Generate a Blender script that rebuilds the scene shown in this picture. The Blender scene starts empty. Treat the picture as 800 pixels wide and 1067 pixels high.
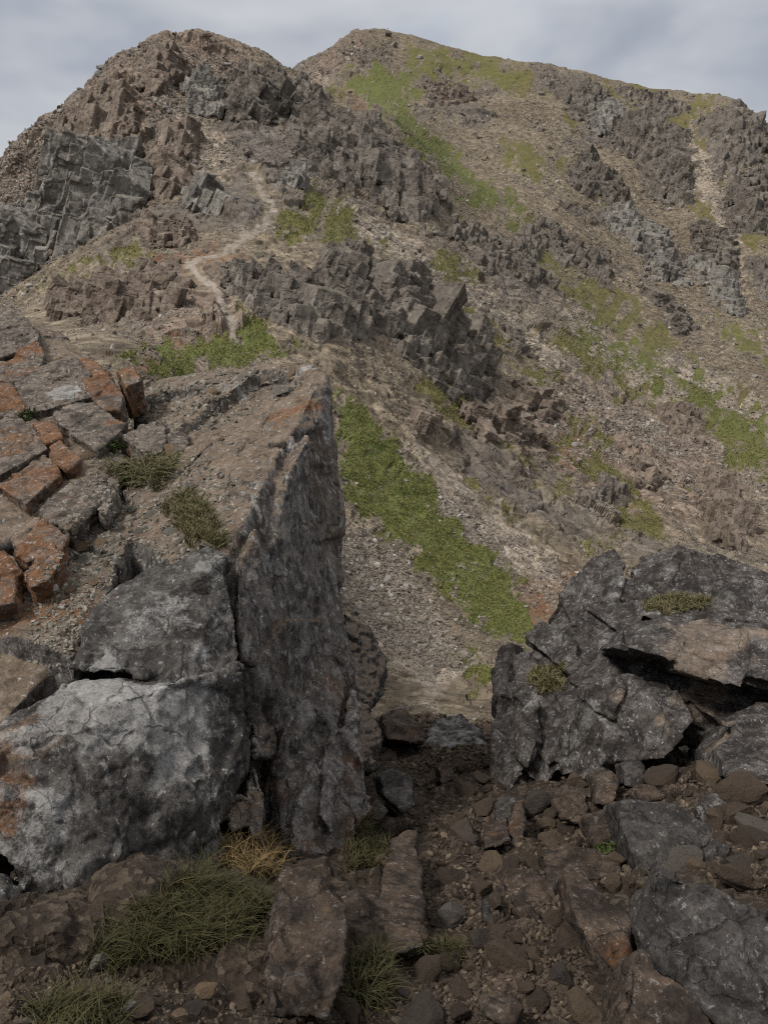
import bpy, bmesh, math, random
import numpy as np
from mathutils import Vector, Matrix
from mathutils.bvhtree import BVHTree
random.seed(7); RNG = np.random.default_rng(7)
SC = bpy.context.scene
COL = SC.collection
F32 = np.float32

# ------------------------------------------------------------------ camera model (photo pixels 800 x 1067)
FPX, PITCH = 870.0, math.radians(-15.0)
CP, SP = math.cos(PITCH), math.sin(PITCH)
def at(x, y, Y):
    """point of the place that the photograph shows at (x, y), Y metres ahead of the photographer (eye at the origin)"""
    cx = (x - 400.0) / FPX; cy = (533.5 - y) / FPX
    dy = CP - cy * SP; dz = SP + cy * CP
    return (cx / dy * Y, Y, dz / dy * Y)
def tan_of(y):
    cy = (533.5 - y) / FPX
    return (SP + cy * CP) / (CP - cy * SP)
def proj(P):
    P = np.asarray(P, dtype=np.float64)
    d = P[..., 1] * CP + P[..., 2] * SP
    u = -P[..., 1] * SP + P[..., 2] * CP
    return 400 + FPX * P[..., 0] / d, 533.5 - FPX * u / d

# ------------------------------------------------------------------ numpy noise
def _h(ix, iy, iz, seed):
    h = (ix.astype(np.uint32) * np.uint32(0x8da6b343)) ^ (iy.astype(np.uint32) * np.uint32(0xd8163841)) ^ (iz.astype(np.uint32) * np.uint32(0xcb1ab31f)) ^ np.uint32((seed * 0x9E3779B1) & 0xffffffff)
    h ^= h >> np.uint32(15); h *= np.uint32(0x2c1b3c6d); h ^= h >> np.uint32(12); h *= np.uint32(0x297a2d39); h ^= h >> np.uint32(15)
    return h
def _r(h, k):
    g = h * np.uint32([0x85ebca6b, 0xc2b2ae35, 0x27d4eb2f, 0x165667b1, 0x9e3779b1, 0x7feb352d, 0x846ca68b][k])
    return ((g >> np.uint32(9)) & np.uint32(0x7fff)).astype(F32) * F32(1 / 32767.0)
def vnoise(P, seed=0):
    P = P.astype(F32); b = np.floor(P); f = P - b; f = f * f * f * (f * (f * 6 - 15) + 10); b = b.astype(np.int32)
    out = np.zeros(len(P), F32)
    for dx in (0, 1):
        wx = f[:, 0] if dx else 1 - f[:, 0]
        for dy in (0, 1):
            wy = wx * (f[:, 1] if dy else 1 - f[:, 1])
            for dz in (0, 1):
                w = wy * (f[:, 2] if dz else 1 - f[:, 2])
                out += w * _r(_h(b[:, 0] + dx, b[:, 1] + dy, b[:, 2] + dz, seed), 0)
    return out * 2 - 1
def fbm(P, octs=4, seed=0, gain=0.5, lac=2.03):
    o = np.zeros(len(P), F32); a = 1.0; Q = P.astype(F32)
    for k in range(octs):
        o += a * vnoise(Q, seed + k * 17); a *= gain; Q = Q * lac + 5.3
    return o
def blocks(P, seed=0, tilt=0.6, jump=0.6, crack=0.0, cw=0.1, bw=0.16):
    """jointed rock: every cell is a tilted facet with worn edges, with cracks between; returns (height in cell units, cell random)"""
    P = P.astype(F32)
    b = np.floor(P - 0.5).astype(np.int32)
    n = len(P); f1 = np.full(n, 99, F32); f2 = np.full(n, 99, F32); hh = np.zeros(n, F32); h2 = np.zeros(n, F32); cid = np.zeros(n, F32)
    for dx in (0, 1):
        for dy in (0, 1):
            for dz in (0, 1):
                cx, cy, cz = b[:, 0] + dx, b[:, 1] + dy, b[:, 2] + dz
                h = _h(cx, cy, cz, seed)
                ox = P[:, 0] - (cx + 0.5 + (_r(h, 0) - 0.5) * 0.9); oy = P[:, 1] - (cy + 0.5 + (_r(h, 1) - 0.5) * 0.9); oz = P[:, 2] - (cz + 0.5 + (_r(h, 2) - 0.5) * 0.9)
                d = .7 * np.maximum(np.maximum(np.abs(ox), np.abs(oy)), np.abs(oz)) + .3 * np.sqrt(ox * ox + oy * oy + oz * oz)
                v = (_r(h, 3) - 0.5) * jump + tilt * ((_r(h, 4) - 0.5) * ox + (_r(h, 5) - 0.5) * oy + (_r(h, 6) - 0.5) * oz) * 2
                c = d < f1; c2 = ~c & (d < f2)
                h2 = np.where(c, hh, np.where(c2, v, h2)); f2 = np.where(c, f1, np.where(c2, d, f2)); hh = np.where(c, v, hh); cid = np.where(c, _r(h, 6), cid); f1 = np.where(c, d, f1)
    e = f2 - f1; t = np.clip(e / bw, 0, 1); t = .5 + .5 * t * (2 - t)
    hh = hh * t + h2 * (1 - t)
    if crack:
        g = np.clip(1 - e / cw, 0, 1); hh = hh - crack * g * g
    return hh, cid
def sstep(a, b, x):
    t = np.clip((x - a) / (b - a), 0, 1); return t * t * (3 - 2 * t)

# ------------------------------------------------------------------ mesh helpers
def grid_faces(nr, nc, mask=None):
    i = np.arange(nr * nc).reshape(nr, nc)
    q = np.stack([i[:-1, :-1], i[:-1, 1:], i[1:, 1:], i[1:, :-1]], -1).reshape(-1, 4)
    if mask is not None: q = q[mask[q].all(1)]
    return q
def mesh_np(name, V, Fc, smooth=False, attrs=None):
    me = bpy.data.meshes.new(name); k = Fc.shape[1]
    me.vertices.add(len(V)); me.vertices.foreach_set('co', np.ascontiguousarray(V, dtype=F32).ravel())
    me.loops.add(Fc.size); me.loops.foreach_set('vertex_index', np.ascontiguousarray(Fc, dtype=np.int32).ravel())
    me.polygons.add(len(Fc)); me.polygons.foreach_set('loop_start', np.arange(0, Fc.size, k, dtype=np.int32))
    me.update(calc_edges=True)
    me.polygons.foreach_set('use_smooth', np.full(len(Fc), smooth, dtype=bool))
    for a, v in (attrs or {}).items():
        at_ = me.attributes.new(a, 'FLOAT', 'POINT'); at_.data.foreach_set('value', np.ascontiguousarray(v, dtype=F32))
    return me
def compact(V, Fc, attrs):
    used = np.zeros(len(V), bool); used[Fc.ravel()] = True; idx = np.cumsum(used) - 1
    return V[used], idx[Fc], {k: v[used] for k, v in attrs.items()}
def obj(name, me, mat=None, parent=None, label=None, cat=None, group=None, kind=None):
    o = bpy.data.objects.new(name, me); COL.objects.link(o)
    if mat is not None and me is not None and not me.materials: me.materials.append(mat)
    if parent is not None: o.parent = parent
    if label: o['label'] = label
    if cat: o['category'] = cat
    if group: o['group'] = group
    if kind: o['kind'] = kind
    return o
def verts_of(me):
    a = np.empty(len(me.vertices) * 3, F32); me.vertices.foreach_get('co', a); return a.reshape(-1, 3)
def norms_of(me):
    a = np.empty(len(me.vertices) * 3, F32); me.vertices.foreach_get('normal', a); return a.reshape(-1, 3)
def set_verts(me, V):
    me.vertices.foreach_set('co', np.ascontiguousarray(V, dtype=F32).ravel()); me.update()
def set_attr(me, a, v):
    t = me.attributes.get(a) or me.attributes.new(a, 'FLOAT', 'POINT'); t.data.foreach_set('value', np.ascontiguousarray(v, dtype=F32))

# ------------------------------------------------------------------ polygons in plan of the photograph -> soft masks
def sdist(px, py, poly):
    """signed distance (inside positive) to a polygon, vectorised"""
    P = np.array(poly, F32); Q = np.roll(P, -1, 0); ins = np.zeros(px.shape, bool); d = np.full(px.shape, 1e9, F32)
    for (x0, y0), (x1, y1) in zip(P, Q):
        ex, ey = x1 - x0, y1 - y0; wx, wy = px - x0, py - y0
        t = np.clip((wx * ex + wy * ey) / (ex * ex + ey * ey + 1e-9), 0, 1)
        d = np.minimum(d, (wx - ex * t) ** 2 + (wy - ey * t) ** 2)
        c = (y0 > py) != (y1 > py)
        ins ^= c & (px < (ex * (py - y0) / (ey if abs(ey) > 1e-9 else 1e-9) + x0))
    d = np.sqrt(d); return np.where(ins, d, -d)
def poly_mask(px, py, poly, soft, out, amt=1.0):
    P = np.array(poly); m = soft * 2 + 2
    s = (px > P[:, 0].min() - m) & (px < P[:, 0].max() + m) & (py > P[:, 1].min() - m) & (py < P[:, 1].max() + m)
    if s.any():
        v = sstep(-soft, soft, sdist(px[s], py[s], poly)) * amt
        out[s] = np.maximum(out[s], v)
def line_mask(px, py, pts, w, soft, out):
    for (x0, y0), (x1, y1) in zip(pts[:-1], pts[1:]):
        m = w + soft
        s = (px > min(x0, x1) - m) & (px < max(x0, x1) + m) & (py > min(y0, y1) - m) & (py < max(y0, y1) + m)
        if not s.any(): continue
        ex, ey = x1 - x0, y1 - y0; wx, wy = px[s] - x0, py[s] - y0
        t = np.clip((wx * ex + wy * ey) / (ex * ex + ey * ey), 0, 1)
        d = np.sqrt((wx - ex * t) ** 2 + (wy - ey * t) ** 2)
        out[s] = np.maximum(out[s], 1 - sstep(w - soft, w + soft, d))

# ------------------------------------------------------------------ material helpers
class NT:
    def __init__(s, name):
        s.m = bpy.data.materials.new(name); s.m.use_nodes = True; s.t = s.m.node_tree; s.t.nodes.clear()
        s.out = s.t.nodes.new('ShaderNodeOutputMaterial'); s.b = s.t.nodes.new('ShaderNodeBsdfPrincipled')
        s.t.links.new(s.b.outputs[0], s.out.inputs[0])
        s.tc = s.t.nodes.new('ShaderNodeTexCoord').outputs['Object']
        s.b.inputs['Specular IOR Level'].default_value = 0.25
    def put(s, sock, v):
        if isinstance(v, bpy.types.NodeSocket): s.t.links.new(v, sock)
        elif isinstance(v, (tuple, list)) and len(v) == 3 and sock.type == 'RGBA': sock.default_value = (*v, 1)
        else: sock.default_value = v
    def attr(s, n):
        a = s.t.nodes.new('ShaderNodeAttribute'); a.attribute_name = n; return a.outputs['Fac']
    def math(s, op, a, b=0.0, clamp=False):
        n = s.t.nodes.new('ShaderNodeMath'); n.operation = op; n.use_clamp = clamp; s.put(n.inputs[0], a); s.put(n.inputs[1], b); return n.outputs[0]
    def vec(s, scale=(1, 1, 1), rot=(0, 0, 0), src=None):
        n = s.t.nodes.new('ShaderNodeMapping'); n.inputs['Scale'].default_value = scale; n.inputs['Rotation'].default_value = rot
        s.t.links.new(src or s.tc, n.inputs[0]); return n.outputs[0]
    def noise(s, scale, detail=5, rough=0.6, vec=None, dist=0.0, col=False):
        n = s.t.nodes.new('ShaderNodeTexNoise'); s.put(n.inputs['Scale'], scale); n.inputs['Detail'].default_value = detail; n.inputs['Roughness'].default_value = rough; n.inputs['Distortion'].default_value = dist
        s.t.links.new(vec or s.tc, n.inputs['Vector']); return n.outputs['Color' if col else 'Fac']
    def voro(s, scale, vec=None, feat='F1', out='Distance', rnd=1.0):
        n = s.t.nodes.new('ShaderNodeTexVoronoi'); n.feature = feat; s.put(n.inputs['Scale'], scale); n.inputs['Randomness'].default_value = rnd
        s.t.links.new(vec or s.tc, n.inputs['Vector']); return n.outputs[out]
    def ramp(s, v, lo, hi, a=0.0, b=1.0):
        n = s.t.nodes.new('ShaderNodeMapRange'); n.interpolation_type = 'SMOOTHSTEP'; s.put(n.inputs[0], v)
        for k, x in zip((1, 2, 3, 4), (lo, hi, a, b)): n.inputs[k].default_value = x
        return n.outputs[0]
    def mix(s, f, a, b, mode='MIX'):
        n = s.t.nodes.new('ShaderNodeMix'); n.data_type = 'RGBA'; n.blend_type = mode; n.clamp_factor = True
        s.put(n.inputs[0], f); s.put(n.inputs[6], a); s.put(n.inputs[7], b); return n.outputs[2]
    def bump(s, h, strength, dist, prev=None):
        n = s.t.nodes.new('ShaderNodeBump'); n.inputs['Strength'].default_value = strength; n.inputs['Distance'].default_value = dist
        s.put(n.inputs['Height'], h)
        if prev is not None: s.t.links.new(prev, n.inputs['Normal'])
        return n.outputs[0]
    def rand(s): return s.t.nodes.new('ShaderNodeObjectInfo').outputs['Random']
    def geo(s, o): return s.t.nodes.new('ShaderNodeNewGeometry').outputs[o]
    def done(s, col, rough=0.9, nrm=None):
        s.put(s.b.inputs['Base Color'], col); s.put(s.b.inputs['Roughness'], rough)
        if nrm is not None: s.t.links.new(nrm, s.b.inputs['Normal'])
        return s.m
def scaled(s, f, k): return s.math('MULTIPLY', f, k)
# ------------------------------------------------------------------ materials
def facet(s, scale, vec=None):
    """height of a randomly tilted facet in every joint block"""
    n = s.t.nodes.new('ShaderNodeTexVoronoi'); n.inputs['Scale'].default_value = scale; s.t.links.new(vec or s.tc, n.inputs['Vector'])
    def vm(op, a, b):
        m = s.t.nodes.new('ShaderNodeVectorMath'); m.operation = op; s.t.links.new(a, m.inputs[0])
        if isinstance(b, tuple): m.inputs[1].default_value = b
        else: s.t.links.new(b, m.inputs[1])
        return m
    d = vm('SUBTRACT', vec or s.tc, n.outputs['Position']); c = vm('SUBTRACT', n.outputs['Color'], (.5, .5, .5))
    h = vm('DOT_PRODUCT', d.outputs[0], c.outputs[0]).outputs['Value']
    sc = s.t.nodes.new('ShaderNodeSeparateColor'); s.t.links.new(n.outputs['Color'], sc.inputs[0])
    return s.math('ADD', s.math('MULTIPLY', h, scale * 1.6), s.math('MULTIPLY', sc.outputs[0], .5)), sc.outputs[1]
def mat_mountain():
    s = NT('mountain_ground'); A = s.attr
    n1 = s.noise(0.05, 5); n2 = s.noise(0.35, 6, 0.65); n3 = s.noise(2.2, 6, 0.7); v = s.voro(1.5, out='Color'); v2 = s.voro(4.0, out='Color')
    base = s.mix(s.ramp(n1, .35, .65), (.163, .131, .093), (.216, .178, .130))
    base = s.mix(scaled(s, s.ramp(n2, .4, .7), .7), base, (.112, .097, .072))
    base = s.mix(scaled(s, A('scree'), .85), base, s.mix(s.ramp(n3, .3, .7), (.22, .18, .14), (.34, .295, .24)))
    base = s.mix(scaled(s, A('brown'), .8), base, s.mix(s.ramp(n2, .3, .7), (.158, .118, .094), (.216, .168, .136)))
    st = s.t.nodes.new('ShaderNodeSeparateColor'); s.t.links.new(v, st.inputs[0])
    st2 = s.t.nodes.new('ShaderNodeSeparateColor'); s.t.links.new(v2, st2.inputs[0])
    base = s.mix(.8, base, s.mix(1.0, base, s.mix(st.outputs[0], (.55, .53, .52), (1.4, 1.4, 1.4)), 'MULTIPLY'))
    base = s.mix(.6, base, s.mix(1.0, base, s.mix(st2.outputs[1], (.6, .58, .56), (1.4, 1.4, 1.4)), 'MULTIPLY'))
    rk = s.mix(s.ramp(n2, .35, .68), (.095, .082, .074), (.165, .148, .136))
    rk = s.mix(s.ramp(n3, .62, .8), rk, (.25, .235, .22))
    base = s.mix(A('rock'), base, rk)
    base = s.mix(scaled(s, A('rust'), s.ramp(n3, .35, .6)), base, (.17, .085, .045))
    base = s.mix(scaled(s, A('path'), .95), base, s.mix(s.ramp(n3, .3, .7), (.225, .19, .155), (.31, .27, .228)))
    g = s.mix(s.ramp(n2, .3, .7), (.088, .080, .028), (.150, .125, .052))
    g = s.mix(A('lush'), g, s.mix(s.ramp(n3, .3, .7), (.075, .092, .022), (.125, .138, .038)))
    g = s.mix(s.ramp(n3, .55, .8), g, (.12, .10, .05))
    edge = s.math('ADD', A('grass'), s.math('MULTIPLY', s.math('SUBTRACT', n3, .5), .8)); edge = s.math('ADD', edge, s.math('MULTIPLY', s.math('SUBTRACT', s.noise(.5, 6, .7), .5), .9))
    base = s.mix(s.ramp(edge, .34, .66), base, g)
    f1, fr1 = facet(s, .9); f2, fr2 = facet(s, 2.8); rg = s.math('SUBTRACT', 1.0, s.math('MULTIPLY', A('grass'), .8))
    base = s.mix(scaled(s, rg, .55), base, s.mix(1.0, base, s.mix(fr1, (.62, .6, .58), (1.38, 1.38, 1.38)), 'MULTIPLY'))
    nb = s.bump(scaled(s, f1, rg), .8, .5); nb = s.bump(scaled(s, f2, rg), .9, .2, nb); nb = s.bump(n3, .5, .2, nb); nb = s.bump(s.noise(9, 4), .5, .08, nb)
    return s.done(base, .95, nb)
def mat_crag(name, dark, light, spot):
    s = NT(name); n1 = s.noise(.25, 5, dist=.6); n2 = s.noise(1.6, 7, .7); n3 = s.noise(6, 5, .7)
    st = s.noise(1.0, 6, .7, s.vec((1.6, 1.6, .35), (.3, .35, .2)))
    c = s.mix(s.ramp(n1, .3, .7), dark, light)
    c = s.mix(scaled(s, s.ramp(st, .45, .7), .6), c, tuple(x * 1.35 for x in light))
    c = s.mix(scaled(s, s.ramp(n2, .5, .75), .65), c, tuple(x * .55 for x in dark))
    c = s.mix(scaled(s, s.ramp(n3, .62, .75), .6), c, spot)
    c = s.mix(.75, c, s.mix(1.0, c, s.mix(s.attr('cell'), (.62, .60, .58), (1.35, 1.36, 1.38)), 'MULTIPLY'))
    g = s.ramp(s.math('ADD', s.attr('turf'), s.math('MULTIPLY', s.math('SUBTRACT', n2, .5), .8)), .45, .6)
    c = s.mix(g, c, s.mix(s.ramp(n2, .3, .7), (.06, .062, .02), (.10, .09, .032)))
    f1, fr1 = facet(s, .8, s.vec((1.2, 1, .8), (.3, .35, .2))); f2, fr2 = facet(s, 2.6)
    c = s.mix(.5, c, s.mix(1.0, c, s.mix(fr1, (.65, .64, .63), (1.35, 1.35, 1.35)), 'MULTIPLY'))
    nb = s.bump(f1, .8, .55); nb = s.bump(f2, .8, .2, nb); nb = s.bump(n2, .4, .2, nb); nb = s.bump(n3, .5, .08, nb)
    return s.done(c, .9, nb)
def mat_rock(name, dark, mid, pale, brown, rust, lichen, k=1.0, streak=0.0):
    """weathered rock near the photographer; attributes: top (brown dust), rust (iron stain), pale (grey lichen crust)"""
    s = NT(name)
    n1 = s.noise(1.8 * k, 6, .65, dist=.4); n2 = s.noise(7 * k, 7, .7, dist=.3); n3 = s.noise(28 * k, 6, .7); n4 = s.noise(95 * k, 4, .7)
    sv = s.vec((9, 9, 1.3), (.08, -.1, 0)); ns = s.noise(1.4 * k, 7, .68, sv)
    c = s.mix(s.ramp(n2, .40, .60), dark, mid)
    c = s.mix(scaled(s, s.ramp(n3, .52, .64), .6), c, tuple(x * .55 for x in dark))
    c = s.mix(scaled(s, s.ramp(ns, .50, .60), .5 if streak else .55), c, tuple(x * 1.5 for x in mid) if not streak else tuple(x * 1.7 for x in mid))
    if streak: c = s.mix(scaled(s, s.ramp(s.noise(3.4 * k, 6, .7, sv), .54, .60), .45), c, tuple(x * 1.5 for x in mid)); c = s.mix(scaled(s, s.ramp(s.noise(2.1 * k, 5, .7, sv), .54, .62), .5), c, tuple(x * .9 for x in dark)); c = s.mix(scaled(s, s.ramp(n1, .48, .6), .55), c, tuple(x * .9 for x in brown))
    tf = s.math('ADD', s.attr('top'), s.math('MULTIPLY', s.math('SUBTRACT', n2, .5), .9))
    c = s.mix(scaled(s, s.ramp(tf, .52, .85), .85), c, s.mix(s.ramp(n3, .3, .7), brown, tuple(x * 1.6 for x in brown)))
    rf = s.math('ADD', s.attr('rust'), s.math('MULTIPLY', s.math('SUBTRACT', n1, .5), 2.0))
    rf = s.math('ADD', rf, s.math('MULTIPLY', s.math('SUBTRACT', n3, .5), .5))
    c = s.mix(scaled(s, s.ramp(rf, .42, .72), .9), c, s.mix(s.ramp(n3, .35, .65), tuple(x * .6 for x in rust), rust))
    pf = s.math('ADD', s.attr('pale'), s.math('MULTIPLY', s.math('SUBTRACT', n2, .5), 1.6))
    pf = s.math('ADD', pf, s.math('MULTIPLY', s.math('SUBTRACT', n4, .5), .5))
    c = s.mix(scaled(s, s.ramp(pf, .5, .85), .85), c, s.mix(s.ramp(n3, .3, .7), tuple(x * .7 for x in pale), pale))
    # crust lichen: ragged pale specks and flecks, running down the steep faces
    steep = s.math('SUBTRACT', 1.0, s.attr('top'))
    lv = s.vec((1, 1, .40 if streak else .5), (.06, -.08, 0)); la = s.noise(16 * k, 6, .72, lv, .6); lb = s.noise(44 * k, 4, .65, lv, .4)
    zone = s.ramp(n1, .36, .58)
    c = s.mix(s.math('MULTIPLY', scaled(s, s.ramp(la, .535 if streak else .58, .60 if streak else .65), .7), s.math('MULTIPLY', zone, s.ramp(steep, 0, .6, .35, 1))), c, s.mix(s.ramp(n3, .3, .7), tuple(x * .45 for x in lichen), lichen))
    c = s.mix(s.math('MULTIPLY', scaled(s, s.ramp(s.noise(7 * k, 6, .75, lv, .5), .55, .62), .45), s.ramp(steep, .2, .8)), c, s.mix(s.ramp(n3, .3, .7), tuple(x * .5 for x in pale), pale))
    c = s.mix(s.math('MULTIPLY', scaled(s, s.ramp(lb, .605, .65), .7), s.ramp(n2, .38, .52)), c, lichen)
    c = s.mix(s.math('MULTIPLY', scaled(s, s.ramp(s.noise(20 * k, 6, .75, sv), .56, .66), .65), steep), c, tuple(x * .5 for x in dark))
    c = s.mix(.55, c, s.mix(1.0, c, s.mix(s.ramp(n4, .25, .75), (.55, .55, .55), (1.45, 1.45, 1.45)), 'MULTIPLY'))
    c = s.mix(.5, c, s.mix(1.0, c, s.mix(s.attr('cell'), (.7, .68, .66), (1.3, 1.3, 1.3)), 'MULTIPLY'))
    wv = s.t.nodes.new('ShaderNodeVectorMath'); wv.operation = 'MULTIPLY_ADD'; s.t.links.new(s.noise(3.2 * k, 4, .6, col=True), wv.inputs[0]); wv.inputs[1].default_value = (.22 / k,) * 3; s.t.links.new(s.tc, wv.inputs[2])
    ck = s.voro(2.3 * k, s.vec((1.5, 1.2, .32), (.12, .18, .4), wv.outputs[0]), 'DISTANCE_TO_EDGE'); ck2 = s.voro(6.5 * k, s.vec((1.2, 1.0, .3), (.1, -.25, .2), wv.outputs[0]), 'DISTANCE_TO_EDGE')
    cr = s.math('MAXIMUM', s.math('MULTIPLY', s.ramp(ck, .003, .015, 1, 0), s.ramp(n2, .46, .54)), s.math('MULTIPLY', s.ramp(ck2, .004, .022, .7, 0), s.ramp(n1, .54, .6)))
    c = s.mix(scaled(s, cr, .6), c, (.014, .012, .011))
    f1, fr1 = facet(s, 5.5 * k, s.vec((1.2, 1, .7), (.3, .3, .2))); f2, fr2 = facet(s, 17 * k); f3, fr3 = facet(s, 48 * k)
    c = s.mix(.4, c, s.mix(1.0, c, s.mix(fr2, (.65, .64, .63), (1.35, 1.35, 1.35)), 'MULTIPLY'))
    nb = s.bump(f1, .7, .06 / k); nb = s.bump(f2, .8, .025 / k, nb); nb = s.bump(ns, .35 if streak else .3, .035 / k, nb); nb = s.bump(n3, .7, .02 / k, nb); nb = s.bump(f3, .6, .007 / k, nb); nb = s.bump(s.math('SUBTRACT', 1.0, cr), .6, .02 / k, nb); nb = s.bump(n4, .6, .006 / k, nb)
    return s.done(c, s.ramp(n3, .3, .7, .7, .95), nb)
def mat_stone(name, cols, k=1.0):
    s = NT(name); n = s.noise(14 * k, 6, .7); n2 = s.noise(60 * k, 5, .7); r = s.rand()
    c = s.mix(s.ramp(r, .1, .5), cols[0], cols[1]); c = s.mix(s.ramp(r, .6, .95), c, cols[2])
    c = s.mix(scaled(s, s.ramp(n, .55, .7), .6), c, tuple(x * 1.7 for x in cols[0])); c = s.mix(scaled(s, s.ramp(n, .5, .3), .5), c, tuple(x * .5 for x in cols[1]))
    c = s.mix(.5, c, s.mix(1.0, c, s.mix(n2, (.4, .4, .4), (1.6, 1.6, 1.6)), 'MULTIPLY'))
    nb = s.bump(n, .5, .02 / k); nb = s.bump(n2, .6, .006 / k, nb)
    return s.done(c, .9, nb)
def mat_island(name, a, b, c3):
    """loose rubble: each stone its own tone"""
    s = NT(name); r = s.geo('Random Per Island'); n = s.noise(20, 4)
    c = s.mix(s.ramp(r, 0, .6), a, b); c = s.mix(s.ramp(r, .8, 1), c, c3); c = s.mix(.5, c, s.mix(1.0, c, s.mix(n, (.5, .5, .5), (1.5, 1.5, 1.5)), 'MULTIPLY'))
    return s.done(c, .92)
def mat_grass(name, a, b, dry):
    s = NT(name); r = s.geo('Random Per Island'); c = s.mix(s.ramp(r, 0, .8), a, b); hv = s.noise(.45, 5, .65); c = s.mix(s.ramp(r, .62, .9), c, dry); c = s.mix(scaled(s, s.ramp(hv, .52, .7), .45), c, dry) if name == 'turf_grass' else c
    c = s.mix(s.attr('tip'), c, tuple(x * 1.5 for x in b))
    s.b.inputs['Specular IOR Level'].default_value = .2
    return s.done(c, .7)
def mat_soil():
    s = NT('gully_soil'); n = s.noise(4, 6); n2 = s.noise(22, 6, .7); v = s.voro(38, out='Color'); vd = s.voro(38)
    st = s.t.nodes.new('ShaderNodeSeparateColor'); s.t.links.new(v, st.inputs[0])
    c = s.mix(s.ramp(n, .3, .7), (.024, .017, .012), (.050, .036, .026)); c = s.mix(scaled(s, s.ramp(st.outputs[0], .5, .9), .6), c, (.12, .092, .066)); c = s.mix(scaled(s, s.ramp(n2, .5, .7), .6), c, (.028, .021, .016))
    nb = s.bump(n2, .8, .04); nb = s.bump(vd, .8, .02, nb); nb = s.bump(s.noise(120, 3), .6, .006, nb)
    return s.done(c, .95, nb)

M_MTN = mat_mountain()
M_CG = mat_crag('grey_crag_rock', (.128, .116, .101), (.220, .205, .183), (.36, .355, .345))
M_CD = mat_crag('dark_crag_rock', (.090, .075, .062), (.166, .146, .123), (.28, .262, .23))
M_CB = mat_crag('brown_crag_rock', (.120, .092, .072), (.198, .160, .128), (.29, .265, .24))
M_LEFT = mat_rock('lichened_rock', (.046, .038, .033), (.135, .121, .110), (.33, .322, .312), (.120, .090, .064), (.175, .088, .042), (.42, .42, .41), 1.0, 1.0)
M_WALL = mat_rock('streaked_rock', (.060, .050, .043), (.150, .137, .127), (.33, .325, .325), (.110, .080, .055), (.150, .078, .042), (.40, .40, .40), 1.0, 1.0)
M_RIGHT = mat_rock('dark_rock', (.023, .019, .017), (.072, .063, .057), (.27, .262, .254), (.135, .105, .080), (.140, .082, .050), (.34, .34, .335))
M_BLOCK = mat_rock('rusty_rock', (.055, .044, .036), (.140, .115, .093), (.28, .27, .255), (.120, .088, .062), (.185, .088, .040), (.42, .42, .40), 1.3)
M_BROWN = mat_rock('brown_rock', (.024, .017, .013), (.056, .041, .031), (.18, .17, .16), (.072, .048, .031), (.120, .062, .032), (.20, .19, .18), 1.3)
M_PST = mat_stone('path_stone', [(.042, .030, .022), (.064, .046, .033), (.10, .073, .048)], .22)
M_LST = mat_stone('ledge_stone', [(.12, .108, .088), (.155, .143, .12), (.15, .10, .06)], .25)
M_GST = mat_stone('hill_stone', [(.12, .108, .098), (.17, .155, .14), (.25, .235, .22)], .25)
M_SCREE = mat_island('scree_stones', (.12, .10, .082), (.20, .175, .145), (.33, .31, .28))
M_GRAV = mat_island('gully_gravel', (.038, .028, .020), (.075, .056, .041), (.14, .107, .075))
M_LGRAV = mat_island('ledge_gravel', (.115, .100, .078), (.185, .168, .138), (.27, .255, .225))
M_TUFT = mat_grass('tuft_grass', (.022, .022, .009), (.040, .038, .015), (.10, .07, .034))
M_TURF = mat_grass('turf_grass', (.082, .090, .023), (.138, .142, .046), (.21, .16, .088))
M_OLIVE = mat_grass('olive_moss', (.065, .060, .026), (.115, .103, .050), (.15, .115, .07))
M_SOIL = mat_soil()
M_BED = mat_stone('bed_stone', [(.045, .036, .030), (.065, .051, .041), (.09, .078, .068)], .22)
M_FRONT = mat_rock('pale_crusted_rock', (.030, .026, .023), (.085, .078, .072), (.285, .277, .267), (.120, .092, .066), (.165, .085, .042), (.33, .33, .32))
M_BOULD = mat_rock('gully_boulder_rock', (.022, .019, .017), (.056, .050, .046), (.155, .15, .145), (.085, .062, .045), (.110, .060, .034), (.20, .20, .195))  # right-outcrop rock darkened, with the enclosed gully's shade put into its colour
M_PALETUFT = mat_grass('dry_tuft_grass', (.060, .056, .026), (.110, .102, .052), (.18, .14, .075))
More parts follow.
